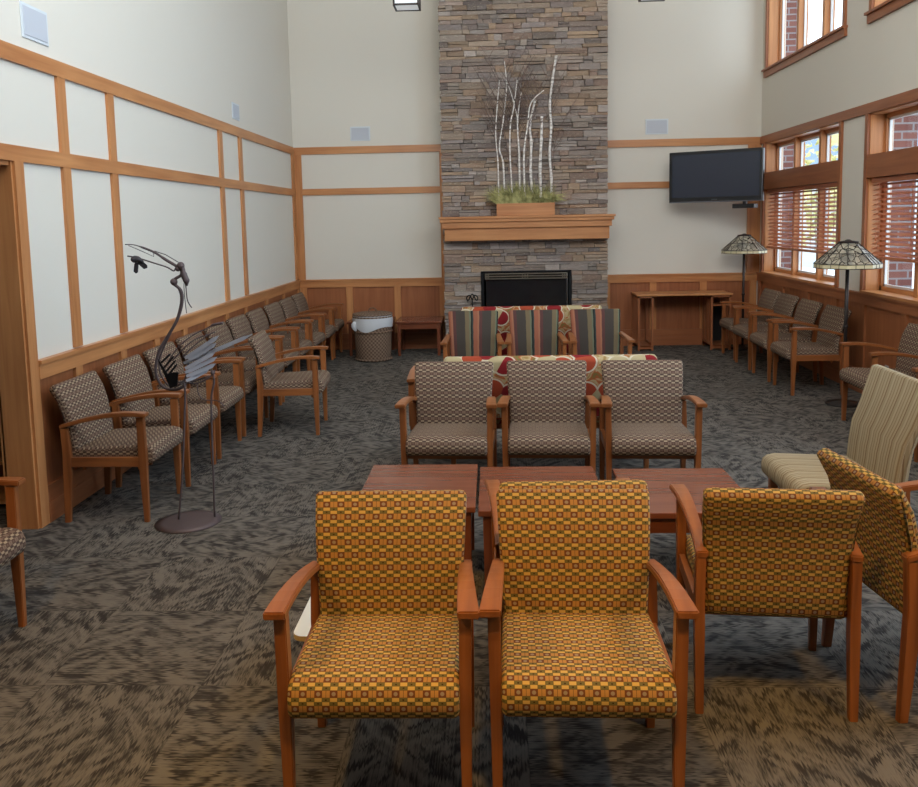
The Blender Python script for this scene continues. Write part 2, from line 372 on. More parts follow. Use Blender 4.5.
def copy_thing(root, loc, rz, label, group=None):
    r = root.copy(); C.objects.link(r); r.location = loc; r.rotation_euler = (0, 0, rz); r['label'] = label
    if group: r['group'] = group
    elif 'group' in r: del r['group']
    for ch in list(root.children):
        c = ch.copy(); C.objects.link(c); c.parent = r
        for g2 in list(ch.children):
            d = g2.copy(); C.objects.link(d); d.parent = c
    return r

# ================================================================== ROOM SHELL
XL, XR, YB, ZC = -2.666, 3.567, 11.35, 6.2
Y0 = -4.0
bm = new(); rbox(bm, -5.6, 3.95, Y0-.2, YB+.2, -.12, 0); struct('floor', bm, carpet_m)
bm = new(); rbox(bm, -5.6, 3.95, 2.6, YB+.2, ZC, ZC+.15); struct('ceiling', bm, ceil_m)
bm = new(); rbox(bm, -5.6, 3.95, Y0-.2, 2.6, 2.9, 3.05); struct('ceiling', bm, ceil_m)
bm = new(); rbox(bm, -5.6, -2.0, 2.5, 2.6, 3.05, ZC); rbox(bm, 3.2, 3.95, 2.5, 2.6, 3.05, ZC); rbox(bm, -2.0, 3.2, 2.5, 2.6, 3.05, 3.6); rbox(bm, -2.0, 3.2, 2.5, 2.6, 5.8, ZC); struct('wall_gable', bm, paint)  # unseen wall, opened to pass the added fill light
bm = new(); [rbox(bm, x_-.03, x_+.03, 2.5, 2.58, 3.6, 5.8) for x_ in (-1.97, -.7, .6, 1.9, 3.17)]; rbox(bm, -2, 3.2, 2.5, 2.58, 3.6, 3.66); rbox(bm, -2, 3.2, 2.5, 2.58, 5.74, 5.8); struct('window_9', bm, hon[2])  # invented window frame around the added gable fill light
bm = new(); rbox(bm, XL-.15, XR+.35, YB, YB+.2, 0, ZC); struct('wall_back', bm, paint)
bm = new(); rbox(bm, XL-.15, XL, 4.62, YB, 0, ZC); rbox(bm, XL-.15, XL, 1.2, 4.62, 2.11, ZC); rbox(bm, XL-.15, XL, Y0, 1.2, 0, ZC); struct('wall_left', bm, paint)
bm = new(); rbox(bm, -5.6, 3.95, Y0-.2, Y0, 0, 3.0); struct('wall_front', bm, paint)
bm = new(); rbox(bm, -5.6, -5.45, Y0, YB, 0, 3.2); rbox(bm, -5.45, XL-.15, 5.4, 5.5, 0, 3.2); rbox(bm, -5.6, XL-.15, Y0, 5.5, 3.05, 3.2); struct('wall_hall', bm, paint)
# right wall with openings
WIN = [(8.74, 11.20), (5.75, 8.20), (2.75, 5.20), (-0.25, 2.20)]
bm = new()
e = .06
rbox(bm, XR, XR+.22, Y0, YB, 0, .97)
rbox(bm, XR, XR+.22, Y0, YB, 2.66, 3.58)
rbox(bm, XR, XR+.22, Y0, YB, 5.15, ZC)
ys = [YB]
for a, b in WIN: ys += [b-e, a+e]
ys.append(Y0)
for k in range(0, len(ys), 2):
    rbox(bm, XR, XR+.22, ys[k+1], ys[k], .97, 2.66); rbox(bm, XR, XR+.22, ys[k+1], ys[k], 3.58, 5.15)
struct('wall_right', bm, paint)

# ---- left wall lattice of rails and stiles
t = .022
bm = new()
rbox(bm, XL, XL+t, 1.0, YB-.001, 2.66, 2.755, 1)
rbox(bm, XL, XL+t, 1.0, YB-.001, 2.11, 2.198, 1)
for a, b in ((5.145, 5.239), (5.82, 5.912), (8.20, 8.302), (8.86, 8.958), (11.2, YB-.001)):
    rbox(bm, XL, XL+t-.002, a, b, .98, 2.66, 2)
rbox(bm, XL, XL+t+.004, 4.60, 4.69, 0, 2.11, 2)
rbox(bm, XL-.16, XL+.01, 4.585, 4.62, 0, 2.11, 2)     # cased end of the wall
rbox(bm, XL-.17, XL-.15, 4.585, 4.69, 0, 2.11, 2)
rbox(bm, XL-.16, XL, 1.2, 4.6, 2.085, 2.11, 1)
struct('trim_1', bm, hon)
def wainscot(bm, axis, face, a0, a1, stiles, s, sw=.09):
    """axis 'x' : wall face at y=face running in x; 'y' : wall face at x=face. s = direction into the room"""
    def B(p0, p1, d0, d1, z0, z1, mi):
        lo, hi = min(face+s*d0, face+s*d1), max(face+s*d0, face+s*d1)
        if axis == 'x': rbox(bm, p0, p1, lo, hi, z0, z1, mi)
        else: rbox(bm, lo, hi, p0, p1, z0, z1, mi)
    gi = 0 if axis == 'x' else 1
    B(a0, a1, 0, .006, 0, .95, 2+3)                 # panel sheet
    B(a0, a1, .006, .030, .86, .95, gi)             # top rail
    B(a0, a1, 0, .045, .95, .972, gi)               # cap
    B(a0, a1, .006, .032, .935, .95, gi)
    B(a0, a1, .006, .024, .12, .22, gi+3)
    for q in stiles: B(q-sw/2, q+sw/2, .006, .026, .22, .86, 2)
bm = new(); wainscot(bm, 'y', XL, 4.69, YB, [5.16, 5.81, 6.41, 7.02, 7.61, 8.17, 8.83, 9.66, 10.47, 11.29], 1); struct('trim_2', bm, hon+wai)
bm = new(); wainscot(bm, 'x', YB, XL+.03, -.63, [-2.59, -1.96, -1.30, -.68], -1)
wainscot(bm, 'x', YB, 1.49, XR-.03, [1.54, 2.16, 2.83, 3.49], -1); struct('trim_3', bm, hon+wai)
bm = new(); wainscot(bm, 'y', XR, Y0, YB, [11.25, 10.37, 9.56, 8.77, 8.12, 7.31, 6.5, 5.7, 4.9, 4.1], -1); struct('trim_4', bm, wai+wai)
# back wall rails
bm = new()
for a, b in ((XL, -.615), (1.485, XR)):
    rbox(bm, a, b, YB-t, YB, 2.66, 2.755, 0); rbox(bm, a, b, YB-t, YB, 2.115, 2.20, 0)
rbox(bm, XL+.001, XL+.112, YB-t-.004, YB, .972, 2.66, 2); rbox(bm, -.69, -.625, YB-t-.004, YB, .972, 2.7, 2)
rbox(bm, XR-.17, XR, YB-t-.004, YB, .972, 2.66, 2)
struct('trim_5', bm, hon)
bm = new(); rbox(bm, XR-t, XR, Y0, YB, 2.66, 2.755, 1); struct('trim_6', bm, wai)
for nm, args in (('baseboard_left', (XL, XL+.03, 4.69, YB, 0, .12)), ('baseboard_back', (XL, -.62, YB-.03, YB, 0, .12)), ('baseboard_back', (1.49, XR, YB-.03, YB, 0, .12)), ('baseboard_right', (XR-.03, XR, Y0, YB, 0, .12))):
    bm = new(); rbox(bm, *args); struct(nm, bm, wai[1 if nm[10] in 'lr' else 0])

# ---- windows
def window(n, y0, y1, z0, z1, transom, lower=True):
    root = bpy.data.objects.new('window_%d' % n, None); C.objects.link(root); root.location = (XR, (y0+y1)/2, z0); root['kind'] = 'structure'
    ox, oy, oz = XR, (y0+y1)/2, z0
    def P(name, boxes, mats):
        b_ = new()
        for q in boxes: rbox(b_, q[0]-ox, q[1]-ox, q[2]-oy, q[3]-oy, q[4]-oz, q[5]-oz, q[6] if len(q) > 6 else 0)
        return part(name, b_, mats, root)
    c = .06; a, b = y0+c, y1-c
    cas = [(XR-.024, XR, y0, a, z0, z1, 2), (XR-.024, XR, b, y1, z0, z1, 2)]
    if not lower: cas += [(XR-.03, XR, y0-.02, y1+.02, z0-.09, z0-.005, 1), (XR-.055, XR+.02, y0-.03, y1+.03, z0-.012, z0+.012, 1), (XR-.024, XR, y0, y1, z1-.02, z1+.07, 1)]
    P('casing', cas, wai)
    rv = [(XR, XR+.20, a-.001, a+.012, z0, z1, 2), (XR, XR+.20, b-.012, b+.001, z0, z1, 2), (XR, XR+.20, a, b, z1-.012, z1, 1), (XR-.05 if lower else XR, XR+.20, a, b, z0-.005, z0+.02, 1)]
    P('reveal', rv, hon)
    x0, x1 = XR+.13, XR+.19
    fr = [(x0, x1, a, a+.05, z0, z1, 2), (x0, x1, b-.05, b, z0, z1, 2), (x0, x1, a, b, z0+.02, z0+.06, 1), (x0, x1, a, b, z1-.05, z1, 1)]
    third = (b-a)/3; mull = [a+third, a+2*third]
    for m_ in mull: fr.append((XR+.09, x1+.01, m_-.032, m_+.032, z0, z1, 2))
    P('sash_frame', fr, hon)
    edges = [a+.05, mull[0]-.03, mull[0]+.03, mull[1]-.03, mull[1]+.03, b-.05]
    spans = [(z0+.06, 2.05), (2.28, z1-.05)] if transom else [(z0+.06, z1-.05)]
    for i in range(3):
        p0, p1 = edges[2*i], edges[2*i+1]
        for s0, s1 in spans:
            sb = [(x0+.02, x0+.045, p0, p0+.022, s0, s1), (x0+.02, x0+.045, p1-.022, p1, s0, s1), (x0+.02, x0+.045, p0, p1, s0, s0+.022), (x0+.02, x0+.045, p0, p1, s1-.022, s1)]
            so = P('sash', sb, vinyl)
            g_ = new(); rbox(g_, x0+.03-ox, x0+.034-ox, p0+.02-oy, p1-.02-oy, s0+.02-oz, s1-.02-oz); part('pane', g_, glass_m, so)
    if transom:
        P('transom_rail', [(XR-.02, XR+.19, a, b, 2.06, 2.275, 1)], wai)
    return root
for i, (a, b) in enumerate(WIN): window(i+1, a, b, .975, 2.66, True)
for i, (a, b) in enumerate(WIN): window(i+5, a, b, 3.58, 5.15, False, False)

# blinds
def blind(y0, y1, label):
    r = thing('window_blind', label, 'blind', (XR+.05, (y0+y1)/2, 1.30)); hw = (y1-y0)/2
    b_ = new(); rbox(b_, -.035, .03, -hw, hw, .71, .755, bev=.003); part('headrail', b_, slat_m, r)
    b_ = new()
    nsl = 15
    for k in range(nsl):
        z = .055 + k*.0455
        rbox(b_, -.025, .025, -hw+.004, hw-.004, -.0015, .0015, M=Matrix.Translation((0, 0, z)) @ Matrix.Rotation(math.radians(-24), 4, 'Y'))
    part('slats', b_, slat_m, r)
    b_ = new(); rbox(b_, -.026, .026, -hw, hw, 0, .028, bev=.004); part('bottom_rail', b_, slat_m, r)
    for yy in (-hw+.15, -.36, .36, hw-.15):
        b_ = new(); rbox(b_, -.028, -.026, yy-.005, yy+.005, .02, .72); rbox(b_, .026, .028, yy-.005, yy+.005, .02, .72); part('ladder_cord', b_, slat_m, r)
    b_ = new(); tube(b_, [(-.032, hw-.12, .7), (-.034, hw-.12, .22)], .002, 5); tube(b_, [(-.034, hw-.12, .22), (-.034, hw-.12, .17)], [.004, .009], 6); part('pull_cord', b_, slat_m, r)
blind(8.83, 11.11, 'half-raised wooden slat blind in the window next to the television')
blind(5.84, 8.11, 'wooden slat blind in the second window behind the nearer floor lamp')

# ---- outside the windows
bm = new(); rbox(bm, 3.95, 60, -20, 60, -.6, -.5); struct('ground', bm, ground_m)
bm = new()
for yb0 in (11.26, 8.26, 5.26): rbox(bm, XR+.23, XR+.50, yb0, yb0+.42, -.5, 6.2)
rbox(bm, XR+.22, XR+.24, 2.0, 12, -.5, .9)
struct('wall_outside', bm, brick_m)

# ================================================================== FIREPLACE
fp = thing('fireplace', 'tall stacked-stone chimney fireplace with wooden mantel in the middle of the back wall', 'fireplace', (.43, 10.85, 0))
CX, FY = .43, 10.85
rnd = random.Random(7)
PAL = [(162, 146, 135), (174, 159, 146), (146, 132, 123), (180, 159, 140), (170, 144, 122), (158, 146, 141), (187, 174, 165), (163, 138, 123), (140, 126, 120), (175, 155, 143), (167, 155, 147), (181, 155, 130)]
bm = new(); cl = bm.loops.layers.float_color.new('stone_colour')
def stone_box(x0, x1, y0, y1, z0, z1, col):
    j = lambda s: rnd.uniform(-s, s)
    g_ = .0025; x0 += g_; x1 -= g_; z0 += g_; z1 -= g_
    q = [(x0,y0),(x1,y0),(x1,y1),(x0,y1)]
    vv = []
    for z, s in ((z0, 1), (z1, -1)):
        for k, (x, y) in enumerate(q):
            vv.append(bm.verts.new((x-CX+j(.004), y-FY+(j(.007)), z+j(.0035))))
    c = lin(col)
    for f4 in ((0,3,2,1),(4,5,6,7),(0,1,5,4),(1,2,6,5),(2,3,7,6),(3,0,4,7)):
        f = bm.faces.new([vv[i] for i in f4])
        for lp in f.loops: lp[cl] = c
XL0, XR0 = -.625, 1.487
IX0, IX1, IZ = -.148, 1.016, 1.078
def course(z0, z1, u0, u1, side=None):
    u = u0
    while u < u1-1e-6:
        L = rnd.choice([rnd.uniform(.07, .16), rnd.uniform(.12, .30), rnd.uniform(.2, .42)])
        if u1-(u+L) < .07: L = u1-u
        col = rnd.choice(PAL); sh = rnd.uniform(.86, 1.1); col = tuple(min(255, c*sh) for c in col)
        pr = rnd.uniform(0, .035)
        subs = [(z0, z1)]
        if z1-z0 > .055 and rnd.random() < .35: zm = (z0+z1)/2+rnd.uniform(-.01, .01); subs = [(z0, zm), (zm, z1)]
        for s0, s1 in subs:
            pr = rnd.uniform(0, .035)
            if side is None: stone_box(u - (.012 if u == u0 and u0 == XL0 and rnd.random() < .5 else 0), u+L, FY-pr, FY+.12, s0, s1, col)
            elif side == 0: stone_box(XL0-pr*.3, XL0+.1, u, u+L, s0, s1, col)
            else: stone_box(XR0-.1, XR0+pr*.3, u, u+L, s0, s1, col)
        u += L
z = 0.0
while z < ZC-.02:
    hh = rnd.choice([.035, .045, .055, .07, .085]); z1 = min(z+hh, ZC-.003)
    if z < IZ < z1 and z1-IZ < .05: z1 = IZ+.0
    if z1-z < .012: z1 = z+.04
    if z1 <= IZ+1e-6: course(z, z1, XL0, IX0-.005); course(z, z1, IX1+.005, XR0)
    else: course(z, z1, XL0, XR0)
    course(z, z1, FY+.125, YB-.03, 0); course(z, z1, FY+.125, YB-.03, 1)
    z = z1
part('stone_chimney', bm, stone_m, fp)
bm = new(); rbox(bm, XL0+.02-CX, XR0-.02-CX, .06, .44, 0, ZC-.01); part('chimney_core', bm, plain('dark_mortar', (70, 64, 58), .95), fp)
bm = new()
def mb(x0, x1, y0, z0, z1, mi=0, bev=.004): rbox(bm, x0-CX, x1-CX, y0-FY, .0, z0, z1, mi, bev)
mb(-.668, 1.545, 10.55, 1.752, 1.783); mb(-.655, 1.53, 10.565, 1.712, 1.753); mb(-.628, 1.505, 10.59, 1.635, 1.713); mb(-.600, 1.478, 10.625, 1.478, 1.636)
part('mantel', bm, hon[0], fp)
# insert
bm = new(); ix0, ix1 = IX0-CX, IX1-CX
rbox(bm, ix0, ix0+.035, -.05, .1, .12, IZ, bev=.003); rbox(bm, ix1-.035, ix1, -.05, .1, .12, IZ, bev=.003)
rbox(bm, ix0, ix1, -.05, .1, IZ-.02, IZ, bev=.003); rbox(bm, ix0, ix1, -.05, .1, .12, .2, bev=.003); rbox(bm, ix0, ix1, .06, .09, .12, IZ)
ins = part('fire_insert', bm, blackmetal, fp)
bm = new(); rbox(bm, ix0+.06, ix1-.06, -.03, -.02, .2, IZ-.12); part('glass_door', bm, sooty, ins)
bm = new()
for zz in (IZ-.038, IZ-.070, IZ-.102): rbox(bm, ix0+.05, ix1-.05, -.058, -.04, zz-.007, zz+.007, bev=.002)
for xa, xb in ((ix0+.05, ix0+.11), (-.05, .05), (ix1-.12, ix1-.05)):
    for k in range(3): rbox(bm, xa+k*(xb-xa)/3, xa+k*(xb-xa)/3+.012, -.056, -.042, IZ-.109, IZ-.031)
part('louvre', bm, plain('satin_pewter', (150, 142, 130), .28, .5, 1.0), ins)
bm = new(); rbox(bm, ix1-.062, ix1-.05, -.056, -.04, .2, IZ-.03, bev=.002); part('door_edge', bm, plain('satin_pewter_edge', (176, 176, 180), .25, .5, 1.0), ins)
bm = new(); rbox(bm, -1.07, 1.07, -.42, -.05, 0, .035, bev=.008); part('hearth', bm, stone_m, fp)

# ---- planter on mantel with birch poles
pl = thing('planter_box', 'long wooden planter box of green grass standing on the mantel', 'planter', (.43, 10.70, 1.784))
bm = new(); rbox(bm, -.365, .365, -.075, -.06, 0, .155, bev=.002); rbox(bm, -.365, .365, .06, .075, 0, .155, bev=.002); rbox(bm, -.365, -.35, -.06, .06, 0, .155); rbox(bm, .35, .365, -.06, .06, 0, .155); rbox(bm, -.35, .35, -.06, .06, 0, .14)
part('box', bm, hon[0], pl)
bm = new(); rg = random.Random(3)
for k in range(900):
    bx, by = rg.uniform(-.34, .34), rg.uniform(-.055, .055); L = rg.uniform(.16, .34)
    th = rg.gauss(0, .55) + bx*2.9; th = max(-1.5, min(1.5, th)); fy = rg.uniform(-.6, .12)
    p0 = Vector((bx, by, .13)); p1 = p0+Vector((math.sin(th*.6), fy*.4, math.cos(th*.6))).normalized()*L*.5
    p2 = p1+Vector((math.sin(th*1.3), fy, math.cos(th*1.3))).normalized()*L*.5
    p2.y = min(p2.y, .11); p2.z = max(p2.z, .03)
    wv = Vector((.0045, .001, .003)); a_ = [bm.verts.new(p0-wv), bm.verts.new(p0+wv)]; b_ = [bm.verts.new(p1-wv*.8), bm.verts.new(p1+wv*.8)]; c_ = bm.verts.new(p2)
    bm.faces.new((a_[0], a_[1], b_[1], b_[0])); bm.faces.new((b_[0], b_[1], c_))
part('grass', bm, leaf_grass, pl, recalc=False)['kind'] = 'stuff'
BR = dict(b1=[(0.092,2.015),(0.09,2.445),(0.066,2.787),(0.088,3.125),(0.122,3.46)], b2=[(0.167,2.0),(0.156,2.444),(0.11,2.644),(0.164,2.982),(0.212,3.402),(0.188,3.709)],
 b3=[(0.269,2.0),(0.243,2.499),(0.249,2.896),(0.294,3.12),(0.341,3.455)], b4=[(0.362,1.98),(0.359,2.553),(0.344,2.978),(0.397,3.328)], b5=[(0.422,2.0),(0.417,2.552),(0.464,2.89),(0.509,3.171),(0.668,3.321)],
 b6=[(0.528,2.0),(0.501,2.322),(0.513,2.691),(0.498,2.918),(0.567,3.225)], b7=[(0.623,2.0),(0.617,2.376),(0.634,2.717),(0.642,3.005)], b8=[(0.757,1.96),(0.76,2.259),(0.742,2.544),(0.764,2.883),(0.752,3.165),(0.783,3.443),(0.836,3.761)])
DESC = dict(b1='thin grey-white birch pole at the left end of the mantel planter', b2='crooked birch pole second from the left in the mantel planter', b3='slender dark-flecked birch pole third from the left in the mantel planter', b4='forked birch pole rising left of the middle of the mantel planter',
 b5='birch pole whose tip bends right, in the middle of the mantel planter', b6='white birch pole leaning behind the bent-tipped one in the mantel planter', b7='shortest birch pole, cut off flat, in the mantel planter', b8='tallest and whitest birch pole at the right end of the mantel planter')
RAD = dict(b1=.009, b2=.012, b3=.010, b4=.013, b5=.012, b6=.017, b7=.018, b8=.017)
def smooth(pts, n=5):
    out = []; P = [Vector(p) for p in pts]
    for i in range(len(P)-1):
        a, b, c, d = P[max(i-1,0)], P[i], P[i+1], P[min(i+2,len(P)-1)]
        for k in range(n):
            s = k/n; out.append(.5*((2*b)+(c-a)*s+(2*a-5*b+4*c-d)*s*s+(3*b-a-3*c+d)*s**3))
    return out+[P[-1]]
rg = random.Random(5)
for i, (k, pts) in enumerate(BR.items()):
    yb = 10.70 + (-.03, .03)[i % 2]
    r = thing('birch_pole', DESC[k], 'branch', (pts[0][0], yb, 1.95), 0, 'birch poles in the mantel planter')
    P3 = smooth([(x-pts[0][0], (j*.006 if i % 2 else -j*.01), z-1.95) for j, (x, z) in enumerate(pts)])
    bm = new(); rr = RAD[k]; thick = k in ('b7', 'b8', 'b6'); n = len(P3)
    tube(bm, P3, [rr*(1-(.15 if thick else .55)*j/n)*(1.25 if j % 5 == 0 else 1) for j in range(n)], 8); 
    if k == 'b4': tube(bm, smooth([(-.017, .02, 1.05), (-.08, .0, 1.31), (-.15, -.02, 1.51)]), [.009]*5+[.006]*6, 6)
    part('trunk', bm, birch_m, r)
    if k in ('b1', 'b2', 'b3', 'b4', 'b5', 'b8'):
        bm = new()
        for q in range(20 if k != 'b8' else 8):
            p = P3[int(n*rg.uniform(.45, .97))]; s = rg.choice((-1, 1)) if k not in('b1',) else -1
            L = rg.uniform(.12, .4); e1 = p+Vector((s*L*.35, rg.uniform(-.05, .03), L*.7)); e2 = e1+Vector((s*L*.3, 0, L*.45))
            tube(bm, [p, e1, e2], [.0035, .0025, .0015], 4)
            tube(bm, [e1, e1+Vector((-s*L*.2, 0, L*.4))], [.002, .001], 4)
        part('twigs', bm, twig_m, r)
for lab, base, tip, sgn in (('bare brown branch arching left above the mantel planter', (.2, 2.0), [(.254, 2.213), (.176, 2.841), (.038, 3.21), (-.157, 3.579)], -1), ('bare brown branch arching right above the mantel planter', (.75, 2.0), [(.781, 2.43), (.82, 2.713), (.922, 2.964), (1.094, 3.24)], 1)):
    r = thing('bare_branch', lab, 'branch', (base[0], 10.745, 1.95))
    P3 = smooth([(0, 0, 0)] + [(x-base[0], 0, z-1.95) for x, z in tip]); bm = new(); n = len(P3); tube(bm, P3, [.006*(1-.6*j/n) for j in range(n)], 6)
    for q in range(16):
        p = P3[int(n*rg.uniform(.35, .98))]; s = rg.choice((-1, 1, sgn)); L = rg.uniform(.12, .35)
        e1 = p+Vector((s*L*.4, rg.uniform(-.05, .02), L*.6)); tube(bm, [p, e1, e1+Vector((s*L*.25, 0, L*.5))], [.003, .002, .0012], 4)
    tag(r, lab, 'branch'); part('stem', bm, twig_m, r)

# ================================================================== CHAIRS
def slab_outline(center, th0, th1=None, k=5):
    """outline of a curved slab around a centre line [(y,z)] with rounded ends"""
    P = [Vector((0, y, z)) for y, z in center]; n = len(P); A, B = [], []
    for i, p in enumerate(P):
        tt = (P[min(i+1,n-1)]-P[max(i-1,0)]).normalized(); nn = Vector((0, -tt.z, tt.y)); s = i/(n-1); th = th0*(1-s)+(th1 or th0)*s
        A.append(p+nn*th/2); B.append(p-nn*th/2)
    out = [(p.y, p.z) for p in A]
    tt = (P[-1]-P[-2]).normalized(); nn = Vector((0, -tt.z, tt.y)); r = (th1 or th0)/2
    for j in range(1, k): a = PI*j/k; q = P[-1]+nn*math.cos(a)*r+tt*math.sin(a)*r*.6; out.append((q.y, q.z))
    out += [(p.y, p.z) for p in B[::-1]]
    tt = (P[0]-P[1]).normalized(); nn = Vector((0, tt.z, -tt.y)); r = th0/2
    for j in range(1, k): a = PI*j/k; q = P[0]+(-nn)*-math.cos(a)*r*-1+tt*math.sin(a)*r*.6; out.append((q.y, q.z))
    return out
def seat_outline(y0, y1, z0, z1):
    """y0 = front edge; waterfall front, slightly crowned top"""
    pts = [(y0+.035, z0), (y0+.010, z0+.008), (y0, z0+.03), (y0, z1-.05), (y0+.008, z1-.022), (y0+.03, z1-.004), (y0+.07, z1+.004)]
    n = 6
    for k in range(1, n): s = k/n; pts.append((y0+.07+(y1-.02-y0-.07)*s, z1+.004-.018*s))
    pts += [(y1-.008, z1-.02), (y1, z1-.04), (y1, z0+.01), (y1-.01, z0)]
    for k in range(1, 4): s = k/4; pts.append((y1-.01+(y0+.035-y1+.01)*s, z0))
    return pts
def make_chair(name, label, cat, fab, w=.588, bw=.465, top=.823, flat=False, arms=True, seat_w=None, group=None, sink=None, lean=0.0, back_th=.064):
    r = thing(name, label, cat, (0, 0, 0), 0, group)
    lx = w/2-.037; sw = seat_w or (2*lx-.030)
    so = seat_outline(-.285, .225, .345, .455); bm = new(); e = slab(bm, so, -sw/2, sw/2, .018)
    part('seat', bm, fab, r, uv=False, recalc=False)
    for ring, s in ((e[0], 1), (e[1], -1)):
        bm = new(); tube(bm, [Vector(c)+Vector((s*.004, 0, 0)) for c in ring][2:14], .0035, 5)
        part('seat_piping', bm, piping_m, r)
    cen = [(.196, .365), (.202, .45), (.211, .54), (.225, .63), (.250+lean*.4, .72), (.295+lean, top-.02)]
    ol = slab_outline(cen, back_th, back_th*.85); bm = new(); e = slab(bm, ol, -bw/2, bw/2, .02)
    for v in bm.verts: v.co.x *= 1+.11*(v.co.z-.365)/.45
    e = [[Vector((c.x*(1+.11*(c.z-.365)/.45), c.y, c.z)) for c in ring] for ring in e]
    part('backrest', bm, fab, r, uv=False, recalc=False)
    for ring, s in ((e[0], 1), (e[1], -1)):
        bm = new(); pts = [Vector(c)+Vector((s*.003, 0, 0)) for c in ring]; pts.append(pts[0].copy()); tube(bm, pts, .0035, 5)
        part('backrest_piping', bm, piping_m, r)
    zt = (.645 if flat else .566) if arms else .44
    for s in (-1, 1):
        bm = new()
        if arms:
            post(bm, [(s*lx, -.225, 0, .013, .014), (s*lx, -.222, .36, .0175, .023), (s*(lx+.004), -.222, .630, .0175, .021)])
        else: frus(bm, (s*lx, -.225, 0), (.014, .014), (s*lx, -.222, .345), (.020, .022), .002)
        part('leg', bm, chw[2], r)
        bm = new()
        post(bm, [(s*lx, .25, 0, .014, .016), (s*lx, .230, .30, .017, .024), (s*lx, .228, .40, .017, .024), (s*(lx-.002), .238, zt, .0165, .020)])
        part('leg', bm, chw[2], r)
        if arms:
            bm = new(); st = []
            for k in range(9):
                q = k/8; y = .262 - q*.527
                zz = .598 + .075*math.sin(q*PI*.62)/math.sin(PI*.5)*1.0 - .0*q
                if flat: zz = .676 - .012*q*q
                xx = (lx-.004) + q*q*.018; wd = .040 + q**1.5*.022
                st.append((s*xx, y, min(zz-.022, .652), wd, .024))
            ribbon(bm, st); part('armrest', bm, chw[1], r)
        bm = new(); rbox(bm, s*lx-.012, s*lx+.012, -.20, .205, .335, .392, bev=.003); part('side_rail', bm, chw[1], r)
    bm = new(); rbox(bm, -lx+.012, lx-.012, -.20, -.18, .312, .345, bev=.002); part('front_rail', bm, chw[0], r)
    bm = new(); rbox(bm, -lx+.012, lx-.012, .13, .15, .31, .345, bev=.002); rbox(bm, -sw/2+.02, sw/2-.02, -.205, .15, .336, .346); part('underframe', bm, chw[0], r)
    return r
used = set()
def place(proto, x, y, rz, label, group=None, z=0.0):
    if proto.name not in used:
        used.add(proto.name); proto.location = (x, y, z); proto.rotation_euler = (0, 0, rz); proto['label'] = label
        if group: proto['group'] = group
        return proto
    return copy_thing(proto, (x, y, z), rz, label, group)
must = make_chair('armchair', '', 'chair', mustard)
GM = 'mustard patterned armchairs in the foreground'
place(must, -.354, 2.462, math.radians(.5), 'mustard checked armchair facing the camera, left one of the front pair', GM)
place(must, .254, 2.470, math.radians(-1.0), 'mustard checked armchair facing the camera, right one of the front pair', GM)
place(must, .262, 3.13, PI+math.radians(1.5), 'mustard checked armchair facing the fireplace, back to back behind the front right one', GM)
place(must, .979, 3.026, PI+math.radians(-4.9), 'mustard checked armchair seen square from behind, right of the front pair', GM)
place(must, 1.598, 3.03, PI/2+math.radians(6), 'mustard checked armchair turned to the right at the right edge', GM)
bro = make_chair('armchair', '', 'chair', brownf)
G1 = 'brown patterned armchairs along the left wall'
ORD = ['nearest the camera', 'second from the camera', 'third from the camera, behind the bird sculpture', 'fourth from the camera', 'fifth from the camera', 'sixth from the camera', 'seventh from the camera', 'third from the back corner', 'second from the back corner', 'in the back left corner']
rg = random.Random(11)
for i in range(10):
    place(bro, -2.285+rg.uniform(-.008, .008), 4.96+.655*i, PI/2+math.radians(rg.uniform(-.8, .8)), 'brown patterned armchair in the left wall row, ' + ORD[i], G1)
place(bro, -1.70, 6.93, PI/2+math.radians(4), 'brown patterned armchair pulled out in front of the left wall row')
place(bro, -2.31, 3.165, PI/2, 'brown patterned armchair cut off by the left edge beside the doorway')
G2 = 'brown patterned armchairs facing the coffee tables'
for x, y, s, rz in ((-.275, 5.08, 'left', -3.0), (.328, 5.08, 'middle', -2.5), (.935, 5.05, 'right', -2.5)):
    place(bro, x, y, math.radians(rz), 'brown patterned armchair behind the coffee tables, %s one of three' % s, G2)
G3 = 'brown patterned armchairs along the window wall'
for x, y, s in ((3.13, 10.34, 'farthest of the four, beside the desk'), (3.10, 9.66, 'second farthest of the four'), (3.09, 8.97, 'second nearest of the four'), (3.09, 8.28, 'nearest of the four, beside the nearer floor lamp')):
    place(bro, x, y, -PI/2, 'brown patterned armchair under the windows, ' + s, G3)
place(bro, 3.16, 6.76, -PI/2, 'brown patterned armchair standing alone, just nearer than the closer floor lamp', G3)
place(bro, 3.16, 5.54, -PI/2, 'brown patterned armchair at the right edge showing only an arm', G3)
stc = make_chair('armchair', '', 'chair', stripe_m, w=.558, bw=.425, top=.880, flat=True)
G4 = 'striped armchairs before the fireplace'
for x, s in ((-.19, 'left one of three'), (.385, 'middle one of three, magazines on its seat'), (.965, 'right one of three')):
    place(stc, x, 7.63, 0, 'multicolour striped armchair before the fireplace, ' + s, G4)
# side chair, beige stripes, no arms
sc_ = make_chair('side_chair', '', 'chair', beige_m, w=.56, bw=.53, top=.93, arms=False, seat_w=.54, lean=.03, back_th=.075)
place(sc_, 1.715, 4.19, -PI/2, 'armless beige striped side chair facing left at the right edge')

